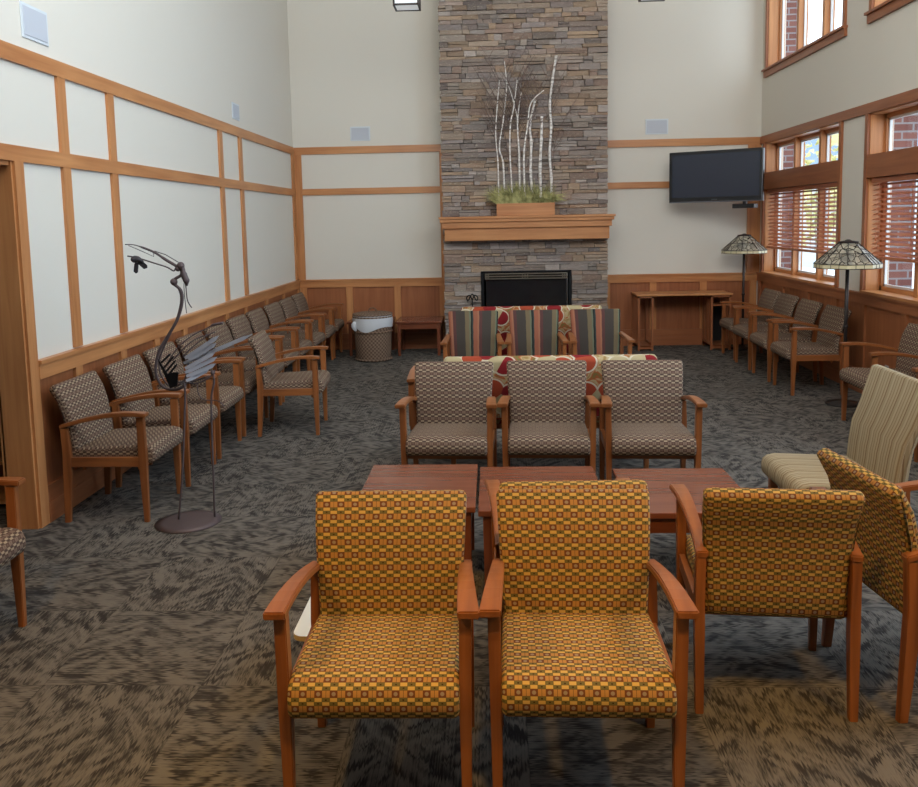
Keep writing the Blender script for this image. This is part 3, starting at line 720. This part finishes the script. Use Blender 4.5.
# floral settees
def settee(loc, label, x0, x1, arm_left=True, up=0.0):
    r = thing('settee', label, 'settee', loc, 0)
    # faces away (+Y): build with local front = +Y
    def prof(pts): return [(-y, z) for y, z in pts][::-1]
    so = prof(seat_outline(-.50, .0, .345, .455)); bm = new(); slab(bm, so, x0, x1, .02); part('seat', bm, floral_m, r, uv=False, recalc=False)
    ol = slab_outline([(.0, .40), (-.005, .5), (-.015, .6), (-.03, .7+up*.6), (-.045, .79+up)], .085, .10); bm = new(); slab(bm, ol, x0, x1, .03); part('backrest', bm, floral_m, r, uv=False, recalc=False)
    xs = x0-.245 if arm_left else x0
    bm = new(); rbox(bm, xs, x1, .03, .46, .30, .35, bev=.004); part('base_frame', bm, chw[0], r)
    for xx in (x0+.05, x1-.05):
        for yy in (.06, .43):
            bm = new(); frus(bm, (xx, yy, 0), (.016, .016), (xx, yy, .30), (.022, .022)); part('leg', bm, chw[2], r)
    if arm_left:
        bm = new(); rbox(bm, xs-.005, xs+.035, .02, .06, .33, .645, bev=.003); part('arm_post', bm, chw[2], r)
        bm = new(); rbox(bm, xs-.005, xs+.035, .43, .47, .33, .645, bev=.003); part('arm_post', bm, chw[2], r)
        bm = new(); ribbon(bm, [(xs+.015, .0, .65, .055, .024), (xs+.015, .25, .67, .058, .024), (xs+.015, .52, .655, .06, .024)]); part('armrest', bm, chw[1], r)
    return r
settee((.37, 5.61, 0), 'red and cream floral settee backed against the three brown armchairs', -.71, .72)
settee((.38, 8.28, 0), 'red and cream floral settee between the striped armchairs and the fireplace', -.70, .69, False, .062)

# ================================================================== TABLES
def table(loc, label, wx, dy, h, rz=0, ov=.02, th=.028, leg=.045, mats=tab, group=None, inset=.02, edge=True):
    r = thing('side_table' if wx < .6 and dy < .5 else 'coffee_table', label, 'table', loc, rz, group)
    bm = new(); rbox(bm, -wx/2, wx/2, -dy/2, dy/2, h-th, h, bev=.004); part('tabletop', bm, mats[0], r)
    a, b = wx/2-inset, dy/2-inset
    bm = new(); ap = .07
    for s in (-1, 1):
        rbox(bm, -a+leg, a-leg, s*b-(.02 if s > 0 else 0), s*b+(.02 if s < 0 else 0), h-th-ap, h-th); rbox(bm, s*a-(.02 if s > 0 else 0), s*a+(.02 if s < 0 else 0), -b+leg, b-leg, h-th-ap, h-th)
    part('apron', bm, mats[0], r)
    for sx in (-1, 1):
        for sy in (-1, 1):
            bm = new(); cx, cy = sx*(a-leg/2), sy*(b-leg/2); frus(bm, (cx, cy, 0), (leg*.4, leg*.4), (cx, cy, h-th), (leg/2, leg/2)); part('leg', bm, mats[2], r)
    return r
GT = 'cherry coffee tables in the middle of the room'
table((-.370, 3.975, 0), 'cherry wood coffee table behind the front left mustard chair', .555, .67, .45, group=GT)
table((.213, 3.925, 0), 'cherry wood coffee table in the middle, mostly hidden by the front right mustard chair', .585, .67, .45, group=GT)
table((.880, 3.88, 0), 'cherry wood coffee table on the right, beside the chair seen from behind', .56, .66, .45, group=GT)
GE = 'low cherry end tables by the back wall'
table((-.965, 10.98, 0), 'low dark cherry end table between the wicker hamper and the fireplace', .60, .60, .45, group=GE)
table((-1.62, 11.02, 0), 'low dark cherry end table mostly hidden behind the wicker hamper', .58, .56, .45, group=GE)
# low white table
r = thing('low_table', 'low white table with rounded corner just behind the front left mustard chair', 'table', (-.44, 3.15, 0))
bm = new(); pl_ = []
for (cx_, cy_, a0_) in ((.17, .16, 0), (-.26, .16, PI/2), (-.26, -.285, PI), (.17, -.285, 1.5*PI)):
    for q in range(6): pl_.append((cx_+.04*math.cos(a0_+q*PI/10), cy_+.04*math.sin(a0_+q*PI/10)))
lo_ = [bm.verts.new((x, y, .243)) for x, y in pl_]; hi_ = [bm.verts.new((x, y, .262)) for x, y in pl_]
bm.faces.new(lo_[::-1]).material_index = 1; bm.faces.new(hi_).material_index = 0
for q in range(len(pl_)): bm.faces.new((lo_[q], lo_[(q+1) % len(pl_)], hi_[(q+1) % len(pl_)], hi_[q])).material_index = 1
part('tabletop', bm, [white_m, beech], r)
for sx in (-.19, .15):
    for sy in (-.20, .14):
        bm = new(); tube(bm, [(sx, sy, 0), (sx, sy, .245)], .014, 10); part('leg', bm, beech, r)

# desk by the back wall
r = thing('writing_desk', 'plain cherry desk with open slatted ends against the back wall', 'desk', (2.475, 11.07, 0))
bm = new(); rbox(bm, -.61, .615, -.225, .245, .715, .738, bev=.003); part('desktop', bm, hon[0], r)
def ped(x0, x1, name):
    bm = new()
    for xx in (x0, x1-.025):
        rbox(bm, xx, xx+.025, -.205, -.18, 0, .715); rbox(bm, xx, xx+.025, .20, .225, 0, .715)
    rbox(bm, x0, x1, -.205, -.18, .69, .715); rbox(bm, x0, x1, .20, .225, .69, .715)
    rbox(bm, x0+.025, x1-.025, -.2, .22, .05, .065); rbox(bm, x0, x1, -.2, -.18, .02, .06); rbox(bm, x0, x1, .2, .22, .02, .06)
    for xx in (x0+.005, x1-.02): rbox(bm, xx, xx+.015, -.18, .2, .06, .09); rbox(bm, xx, xx+.015, -.18, .2, .66, .69)
    return bm
bm = ped(-.595, -.395, 'l')
for k in range(5): rbox(bm, -.59, -.58, -.15+k*.075, -.125+k*.075, .09, .66)
part('pedestal', bm, wai[2], r)
bm = ped(.34, .60, 'r'); rbox(bm, .365, .575, -.19, .21, .575, .59)
for k in range(5): rbox(bm, .583, .593, -.15+k*.075, -.125+k*.075, .09, .66); rbox(bm, .348, .358, -.15+k*.075, -.125+k*.075, .09, .66)
part('pedestal', bm, wai[2], r)
bm = new(); rbox(bm, .35, .59, .195, .20, .06, .57); part('back_panel', bm, underf, r)

# ================================================================== WICKER HAMPER
r = thing('wicker_hamper', 'round wicker hamper with lid and white liner near the back left corner', 'hamper', (-1.525, 10.46, 0))
bm = new(); lathe(bm, [(.02, .003), (.215, .003), (.222, .02), (.228, .20), (.236, .40), (.242, .56), (.232, .56), (.225, .40), (.21, .03)], 36); part('basket', bm, wicker_m, r, uv=False)
for z0 in (.02, .37, .555):
    bm = new(); lathe(bm, [(.222+z0*.03, z0-.012), (.236+z0*.03, z0-.008), (.236+z0*.03, z0+.008), (.222+z0*.03, z0+.012)], 36); part('band', bm, wicker_m, r, uv=False)
bm = new(); lathe(bm, [(.25, .572), (.256, .582), (.25, .594), (.2, .604), (.10, .612), (.02, .615)], 36)
lid = part('lid', bm, wicker_m, r, uv=False)
bm = new(); tube(bm, smooth([(-.05, 0, .605), (-.04, 0, .645), (0, 0, .662), (.04, 0, .645), (.05, 0, .605)], 4), .008, 8); part('lid_handle', bm, wicker_m, lid)
bm = new(); n = 48; uvl = None; top, mid, bot = [], [], []
rg = random.Random(2)
for k in range(n+1):
    a = 2*PI*k/n; fr = max(0, math.cos(a+PI/2-.25)); 
    d = .07 + .03*math.sin(a*3+1) + .10*max(0, math.cos(a+PI*.33)) + .05*max(0, math.cos(a+PI*.9))
    wv = rg.uniform(-.004, .005)
    top.append(bm.verts.new((math.cos(a)*.246, math.sin(a)*.246, .572))); mid.append(bm.verts.new((math.cos(a)*(.256+wv), math.sin(a)*(.256+wv), .572-d*.5))); bot.append(bm.verts.new((math.cos(a)*(.251-wv), math.sin(a)*(.251-wv), .572-d)))
for k in range(n):
    for p_, q_ in ((top, mid), (mid, bot)):
        f = bm.faces.new((p_[k], p_[k+1], q_[k+1], q_[k])); f.smooth = True
tube(bm, smooth([(-.20, -.15, .50), (-.215, -.165, .45), (-.20, -.16, .41), (-.19, -.155, .385)], 3), [.02, .03, .035, .034, .03, .028, .024, .02, .014, .008], 8)
tag_ = part('liner_bag', bm, bag_m, r)

# ================================================================== TELEVISION
a = math.atan2(10.4-11.0, 3.31-2.31)
r = thing('television', 'flat black television mounted high in the back right corner', 'television', (2.81, 10.70, 1.905), a)
bm = new(); W2 = .583
rbox(bm, -W2, W2, -.045, .03, 0, .64, bev=.006); rbox(bm, -W2*.6, W2*.6, .03, .07, .12, .55, bev=.01); part('housing', bm, black_plastic, r)
bm = new(); rbox(bm, -W2+.04, W2-.04, -.048, -.0455, .065, .60); part('screen', bm, screen_m, r)
bm = new(); rbox(bm, -W2+.003, W2-.003, -.050, -.0455, .003, .012); rbox(bm, W2-.012, W2-.004, -.050, -.0455, .003, .637); part('bezel_edge', bm, plain('glossy_bezel_edge', (110, 112, 120), .2, .6, .3), r)
bm = new()
for k in range(7): rbox(bm, -.035+k*.010, -.029+k*.010, -.0475, -.0455, .028, .037)
part('maker_mark', bm, plain('small_grey_lettering', (120, 124, 130), .4), r)
bm = new(); tube(bm, [(0, .07, .33), (.12, .26, .33), (.15, .44, .33)], .022, 8); rbox(bm, -.1, .1, .06, .075, .2, .46); part('wall_bracket', bm, blackmetal, r)
tag(part('media_player', (lambda b_: (rbox(b_, -.13, .13, -.10, .10, 0, .052, bev=.005), rbox(b_, -.12, .12, -.103, -.1, .02, .03), rbox(b_, -.02, .02, -.04, .04, .052, .085), b_)[-1])(new()), black_plastic, None, loc=(3.13, 10.535, 1.821)), 'small black box hanging under the right end of the television', 'media player')
bpy.data.objects['media_player'].rotation_euler = (0, 0, a)

# wall speakers
def speaker(loc, rz, label, w_, h_):
    r = thing('wall_speaker', label, 'speaker', loc, rz, 'square speakers set into the upper walls')
    bm = new(); rbox(bm, -w_/2, w_/2, -.008, 0, -h_/2, h_/2, bev=.003); part('frame', bm, grill_frame, r)
    bm = new(); rbox(bm, -w_/2+.018, w_/2-.018, -.012, -.008, -h_/2+.018, h_/2-.018, bev=.002); part('grille', bm, grill, r)
speaker((-1.745, YB, 2.92), 0, 'rectangular wall speaker high on the back wall left of the chimney', .27, .19)
speaker((2.20, YB, 2.92), 0, 'rectangular wall speaker on the back wall above the television', .30, .20)
speaker((XL, 4.955, 2.925), PI/2, 'wall speaker high on the left wall, nearest the camera', .29, .20)
speaker((XL, 8.83, 2.915), PI/2, 'wall speaker high on the left wall near its far end', .24, .17)
bm = new(); rbox(bm, -.006, 0, -.035, .035, -.055, .055, bev=.002)
o = part('outlet_plate', bm, socket_m, None, loc=(XR-.006, 7.62, .30)); tag(o, 'small grey power outlet on the window wall behind the nearer floor lamp', 'outlet')
bm = new(); tube(bm, smooth([(0, 0, .30), (-.04, -.05, .2), (-.06, -.1, .02), (-.12, -.35, .008), (-.3, -.8, .008), (-.22, -1.1, .008)]), .004, 6)
tag(part('power_cord', bm, blackmetal, None, loc=(XR-.03, 7.60, 0)), 'thin black cord lying on the carpet by the nearer floor lamp', 'cord')

# ================================================================== FLOOR LAMPS
def lamp(loc, label):
    r = thing('floor_lamp', label, 'lamp', loc, 0, 'floor lamps with leaded glass shades')
    bm = new(); lathe(bm, [(.02, 0), (.15, 0), (.155, .012), (.13, .024), (.04, .035), (.02, .05)], 24); part('base', bm, bronze, r)
    bm = new(); tube(bm, [(0, 0, .03), (0, 0, 1.46)], .016, 12); lathe(bm, [(.016, .7), (.022, .71), (.022, .72), (.016, .73)], 12); part('pole', bm, bronze, r)
    n = 8; ph = PI/8; bm = new()
    lathe(bm, [(.28, 1.285), (.075, 1.47)], n, phase=ph, smooth=False); bm.faces.ensure_lookup_table()
    for f in [f for f in bm.faces if len(f.verts) == 8]: bm.faces.remove(f)
    sh = part('shade', bm, art_m, r)
    bm = new(); lathe(bm, [(.282, 1.248), (.282, 1.284)], n, phase=ph, smooth=False); bm.faces.ensure_lookup_table()
    for f in [f for f in bm.faces if len(f.verts) == 8]: bm.faces.remove(f)
    part('shade_border', bm, cream_glass, sh)
    bm = new()
    for k in range(n):
        a0, a1 = 2*PI*k/n+ph, 2*PI*(k+1)/n+ph
        c = lambda rr, zz, q: (rr*math.cos(q), rr*math.sin(q), zz)
        tube(bm, [c(.283, 1.285, a0), c(.077, 1.472, a0)], .004, 5)
        for rr, zz in ((.283, 1.285), (.284, 1.248), (.078, 1.472), (.1805, 1.3785)): tube(bm, [c(rr, zz, a0), c(rr, zz, a1)], .0035, 5)
        for q in (.33, .66):
            P0 = Vector(c(.283, 1.285, a0)).lerp(Vector(c(.283, 1.285, a1)), q); P1 = Vector(c(.1805, 1.3785, a0)).lerp(Vector(c(.1805, 1.3785, a1)), q); tube(bm, [P0, P1], .0025, 4)
            P2 = Vector(c(.284, 1.248, a0)).lerp(Vector(c(.284, 1.248, a1)), q); tube(bm, [P0, P2], .0025, 4)
    part('leading', bm, bronze, sh)
    bm = new(); lathe(bm, [(.085, 1.472), (.085, 1.482), (.03, 1.49), (.012, 1.50)], 16); part('cap', bm, bronze, r)
lamp((3.18, 7.62, 0), 'floor lamp with leaded glass shade between the window wall armchairs, the nearer one')
lamp((3.25, 10.95, 0), 'floor lamp with leaded glass shade in the back right corner beside the desk')

# pendant lanterns
lantern_m = plain('frosted_lantern_glass', (222, 226, 226), .4)
lantern_m.node_tree.nodes['Principled BSDF'].inputs['Emission Color'].default_value = (.9, .95, 1, 1); lantern_m.node_tree.nodes['Principled BSDF'].inputs['Emission Strength'].default_value = .35
def lantern(x, y, z, label):
    r = thing('pendant_lantern', label, 'lamp', (x, y, z), 0, 'square pendant lanterns under the high ceiling'); s = .128; h = .30
    bm = new(); rbox(bm, -s+.01, s-.01, -s+.01, s-.01, .008, h); part('glass_body', bm, lantern_m, r)
    bm = new(); q = .009
    for sx in (-1, 1):
        for sy in (-1, 1): rbox(bm, sx*s-q, sx*s+q, sy*s-q, sy*s+q, 0, h)
        rbox(bm, sx*s-q, sx*s+q, -s, s, 0, .018); rbox(bm, sx*s-q, sx*s+q, -s, s, h-.02, h+.01); rbox(bm, -s, s, sx*s-q, sx*s+q, 0, .018); rbox(bm, -s, s, sx*s-q, sx*s+q, h-.02, h+.01)
    part('cage', bm, bronze, r)
    bm = new(); rbox(bm, -s-.02, s+.02, -s-.02, s+.02, h, h+.02); tube(bm, [(0, 0, h), (0, 0, ZC-z)], .008, 8); part('stem', bm, bronze, r)
lantern(-.862, 9.13, 3.985, 'square pendant lantern at the top edge, left of the chimney')
lantern(1.73, 9.13, 4.01, 'square pendant lantern at the top edge, right of the chimney')

# ================================================================== BIRD SCULPTURE
BX, BY = -1.79, 4.72
r = thing('bird_sculpture', 'tall welded metal bird sculpture with a fish in its beak', 'sculpture', (BX, BY, 0))
def bp(pts, dy=0.0): return [(x-BX, dy if not isinstance(dy, list) else dy[i], z) for i, (x, z) in enumerate(pts)]
bm = new(); lathe(bm, [(.02, 0), (.185, 0), (.19, .004), (.14, .012), (.05, .018), (.01, .02)], 32, cx=-.02, cy=-.03); part('base_plate', bm, iron, r)
bm = new(); tube(bm, smooth(bp([(-1.795,.837),(-1.787,.777),(-1.801,.605),(-1.83,.3),(-1.868,.01)], -.03)), .006, 6); part('leg', bm, iron, r)
bm = new(); tube(bm, smooth(bp([(-1.64,.872),(-1.635,.82),(-1.654,.745),(-1.662,.604),(-1.667,.3),(-1.674,.01)], .03)), .006, 6); part('leg', bm, iron, r)
bm = new(); tube(bm, smooth(bp([(-1.807,1.501),(-1.782,1.483),(-1.784,1.453),(-1.816,1.434),(-1.837,1.411),(-1.79,1.365),(-1.787,1.295),(-1.82,1.198),(-1.882,1.1),(-1.937,1.016),(-1.964,.917),(-1.954,.846),(-1.914,.796),(-1.843,.788),(-1.792,.816)])), .009, 8)
tube(bm, smooth(bp([(-1.829,1.414),(-1.800,1.337),(-1.812,1.254),(-1.851,1.156),(-1.911,1.044),(-1.947,.96),(-1.945,.874),(-1.9,.802)], .02)), .005, 6); part('neck', bm, iron, r)
bm = new()
for c_, rr in (((-1.783, 0, 1.507), .022), ((-1.828, 0, 1.415), .021), ((-1.80, 0, 1.49), .016)):
    bmesh.ops.create_uvsphere(bm, u_segments=12, v_segments=8, radius=rr, matrix=Matrix.Translation((c_[0]-BX, 0, c_[2])))
tube(bm, smooth(bp([(-1.775,1.50),(-1.766,1.45),(-1.755,1.42),(-1.752,1.39)])), [.014]*4+[.019]*6+[.02, .017, .012, .008, .005, .003], 8); part('head', bm, iron, r)
bm = new(); tube(bm, smooth(bp([(-2.099,1.634),(-2.037,1.628),(-1.936,1.588),(-1.87,1.544),(-1.804,1.503)])), [.003]*5+[.007]*6+[.009]*6, 6)
tube(bm, bp([(-2.08,1.628),(-2.004,1.594),(-1.937,1.562),(-1.936,1.586)]), .0022, 5); tube(bm, bp([(-1.93,1.593),(-1.868,1.572),(-1.795,1.527)]), .0025, 5)
tube(bm, smooth(bp([(-2.089,1.568),(-2.032,1.556),(-1.932,1.523),(-1.862,1.499),(-1.826,1.478),(-1.812,1.496)])), .0045, 6); part('beak', bm, iron, r)
bm = new()
def blade(bm, pts, wd, th=.003, dy0=0.0, dy1=0.0):
    """flat metal strip in the XZ plane between two points with a pointed end"""
    (x0, z0), (x1, z1) = pts; d = Vector((x1-x0, 0, z1-z0)); n_ = Vector((-d.z, 0, d.x)).normalized()*wd/2
    p0, p1 = Vector((x0-BX, dy0, z0)), Vector((x1-BX, dy1, z1)); m_ = p0.lerp(p1, .85)
    ring = [p0-n_*.6, p0.lerp(p1, .2)-n_, m_-n_, p1, m_+n_*.7, p0+n_*.6]
    f_ = [bm.verts.new(q+Vector((0, -th/2, 0))) for q in ring]; b_ = [bm.verts.new(q+Vector((0, th/2, 0))) for q in ring]
    bm.faces.new(f_); bm.faces.new(b_[::-1]); n2 = len(ring)
    for i in range(n2): bm.faces.new((f_[i], b_[i], b_[(i+1)%n2], f_[(i+1)%n2]))
tube(bm, smooth([(-2.062-BX, 0, 1.535), (-2.045-BX, 0, 1.55), (-2.02-BX, 0, 1.545), (-2.0-BX, 0, 1.53)], 3), [.01, .018, .022, .02, .018, .017, .014, .012, .009, .006], 8)
blade(bm, [(-2.03, 1.545), (-1.978, 1.497)], .035); blade(bm, [(-2.035, 1.53), (-2.046, 1.466)], .03); part('fish', bm, plain('dark_fish_metal', (62, 58, 62), .55, .5, .3), r)
bm = new(); tube(bm, smooth(bp([(-1.77,1.462),(-1.76,1.393),(-1.755,1.309),(-1.732,1.264)])), .0035, 5); tube(bm, smooth(bp([(-1.763,1.462),(-1.771,1.365),(-1.764,1.232)])), .0025, 5); part('crest', bm, iron, r)
for k, (p0, p1) in enumerate([((-1.769,.979),(-1.561,1.109)),((-1.747,.971),(-1.582,1.065)),((-1.772,.919),(-1.596,1.01)),((-1.773,.896),(-1.59,.98)),((-1.767,.874),(-1.603,.939)),((-1.769,.848),(-1.65,.906))]):
    bm = new(); blade(bm, [p0, p1], .028, dy0=-.05, dy1=-.06+.012*k); part('feather', bm, steel, r)
bm = new(); blade(bm, [(-1.79, .945), (-1.372, 1.112)], .026, dy0=-.02, dy1=-.04); part('tail_blade', bm, steel, r)
bm = new(); ring = [(-1.925,.985),(-1.913,.94),(-1.886,.875),(-1.861,.805),(-1.819,.822),(-1.808,.90),(-1.835,.90),(-1.87,.89)]
f_ = [bm.verts.new((x-BX, -.062, z_)) for x, z_ in ring]; b_ = [bm.verts.new((x-BX, -.056, z_)) for x, z_ in ring]; bm.faces.new(f_); bm.faces.new(b_[::-1])
for i in range(len(ring)): bm.faces.new((f_[i], b_[i], b_[(i+1)%len(ring)], f_[(i+1)%len(ring)]))
for p0, p1 in (((-1.913,.951),(-1.849,1.009)),((-1.899,.92),(-1.831,.994)),((-1.886,.898),(-1.821,.972)),((-1.876,.875),(-1.815,.949))): blade(bm, [p0, p1], .014, dy0=-.06, dy1=-.05)
part('breast_plate', bm, blackmetal, r)
bm = new()
for pts in ([(-1.898,.95),(-1.841,1.024),(-1.763,1.09),(-1.686,1.13)], [(-1.875,.95),(-1.804,1.024),(-1.734,1.075),(-1.658,1.103)], [(-1.814,.972),(-1.743,1.038),(-1.65,1.103),(-1.612,1.117)]): tube(bm, smooth(bp(pts, .03)), .004, 6)
tube(bm, smooth(bp([(-1.686,1.126),(-1.625,1.158),(-1.565,1.17)], .03)), [.004]*5+[.009]*6, 6); part('wing', bm, iron, r)
bm = new(); tube(bm, smooth(bp([(-1.835,.83),(-1.785,.829),(-1.74,.821),(-1.687,.836),(-1.633,.872),(-1.616,.898)])), .005, 6); tube(bm, smooth(bp([(-1.718,.821),(-1.713,.768),(-1.685,.73),(-1.603,.722),(-1.567,.691)], -.02)), .003, 6)
bmesh.ops.create_uvsphere(bm, u_segments=10, v_segments=8, radius=.014, matrix=Matrix.Translation((-1.63-BX, 0, .885)))
tube(bm, smooth(bp([(-1.86,.80),(-1.80,.84),(-1.77,.92),(-1.78,.98)], .0)), .007, 6); tube(bm, smooth([(-1.80-BX, -.055, .83), (-1.79-BX, 0, .82), (-1.66-BX, .03, .86)]), .005, 6); part('body_frame', bm, iron, r)

# ================================================================== SMALL THINGS
def magazine(loc, rz, label, cols, w_=.21, h_=.27, th=.006):
    r = thing('magazine', label, 'magazine', loc, rz, 'magazines on the middle striped armchair')
    bm = new(); rbox(bm, -w_/2, w_/2, -h_/2, h_/2, 0, th-.001); part('pages', bm, plain('page_paper', (226, 226, 222), .7), r)
    g = G('printed_cover', .3, .5); x, y, _ = g.sep(g.obj()); f = g.f('FRACT', g.f('MULTIPLY', g.f('ADD', y, g.f('MULTIPLY', x, .15)), 17.0))
    g.col(g.mix(g.f('LESS_THAN', f, .28), lin(cols[0]), lin(cols[1])))
    bm = new(); rbox(bm, -w_/2-.001, w_/2+.001, -h_/2-.001, h_/2+.001, th-.001, th); part('cover', bm, g.m, r)
magazine((.335, 7.50, .459), .06, 'dark covered magazine on the seat of the middle striped armchair', [(120, 132, 146), (58, 66, 76)], .28, .24)
magazine((.425, 7.47, .4655), -.25, 'blue and white magazine lying over the dark one on the striped seat', [(120, 140, 190), (214, 222, 240)], .16, .25)
# scrolled iron at hearth
r = thing('iron_ornament', 'small dark scrolled iron ornament on a stand at the left of the hearth', 'ornament', (-.265, 10.68, .035))
bm = new(); tube(bm, [(0, 0, .01), (0, 0, .70)], .008, 8); lathe(bm, [(.02, 0), (.08, 0), (.08, .012), (.02, .02)], 16); part('stand', bm, blackmetal, r)
bm = new()
for s in (-1, 1):
    tube(bm, smooth([(0, 0, .68), (s*.03, -.01, .745), (s*.07, 0, .72), (s*.06, 0, .68), (s*.035, 0, .70)], 4), .008, 6)
tube(bm, smooth([(-.04, .0, .70), (0, 0, .76), (.04, 0, .70)], 4), .009, 6); part('scroll', bm, blackmetal, r)
# bookcase through the doorway
r = thing('bookcase', 'wooden bookcase glimpsed through the doorway at the left edge', 'bookcase', (-3.22, 5.1, 0))
bm = new(); rbox(bm, -.39, -.36, -.19, .19, 0, 1.9); rbox(bm, .36, .385, -.19, .19, 0, 1.9); rbox(bm, -.38, .38, .17, .19, 0, 1.9); rbox(bm, -.4, .40, -.2, .19, 1.9, 1.93); part('carcass', bm, wai[2], r)
for z_ in (.06, .31, .48, .78, 1.10, 1.45):
    bm = new(); rbox(bm, -.36, .36, -.185, .17, z_-.022, z_); part('shelf', bm, hon[0], r)
# trees and building outside
rg = random.Random(21)
def tree(x, y, h_, rad, label):
    r = thing('tree', label, 'tree', (x, y, -.5), 0, 'trees seen through the windows')
    bm = new(); tube(bm, [(0, 0, 0), (.05, .03, h_*.5), (0, 0, h_*.8)], [.14, .1, .04], 8); part('trunk', bm, twig_m, r)
    bm = new()
    for k in range(420):
        d = Vector((rg.gauss(0, 1), rg.gauss(0, 1), rg.gauss(0, 1))).normalized()*rad*rg.uniform(.35, 1); c_ = Vector((0, 0, h_*.62))+Vector((d.x, d.y, d.z*h_*.38/rad)); s = rg.uniform(.08, .22)
        v_ = [bm.verts.new(c_+Vector((rg.uniform(-s, s), rg.uniform(-s, s), rg.uniform(-s, s)))) for _ in range(4)]
        bm.faces.new(v_[:3]); bm.faces.new((v_[0], v_[2], v_[3]))
    part('crown', bm, foliage_m, r, recalc=False)
tree(8.5, 22.0, 4.4, 1.5, 'yellowing tree seen through the middle pane of the far window')
tree(10.7, 25.5, 4.9, 1.7, 'yellowing tree seen through the right pane of the far window')
tree(12.0, 19.0, 2.2, 1.2, 'low yellowing shrub seen under the far window blind')
r = thing('house', 'pale house with blue-grey roof seen through the far window transom', 'house', (17, 36, -.5))
bm = new(); rbox(bm, -7, 7, 0, 6, 0, 4.2); part('walls', bm, siding_m, r)
bm = new(); v_ = [bm.verts.new(p) for p in ((-7.6, -.8, 4.1), (7.6, -.8, 4.1), (7.6, 6.8, 4.1), (-7.6, 6.8, 4.1), (-7.6, 3, 6.8), (7.6, 3, 6.8))]
for q in ((0, 1, 5, 4), (2, 3, 4, 5), (0, 4, 3), (1, 2, 5), (0, 3, 2, 1)): bm.faces.new([v_[i] for i in q])
part('roof', bm, roof_m, r)
# ceiling downlights in the low ceiling above the camera
for i, lx in enumerate((-1.6, 0.1, 1.8)):
    r = thing('downlight', 'round recessed ceiling light above the near seats, ' + ['left', 'middle', 'right'][i] + ' one', 'ceiling light', (lx, 1.35, 2.9), 0, 'recessed ceiling lights')
    bm = new(); lathe(bm, [(.11, -.001), (.11, -.012), (.085, -.014), (.08, -.001)], 24); part('rim', bm, white_m, r)
for o in list(C.objects):
    if o.type == 'MESH' and o.parent is None and 'label' not in o and 'kind' not in o: o['kind'] = 'structure'
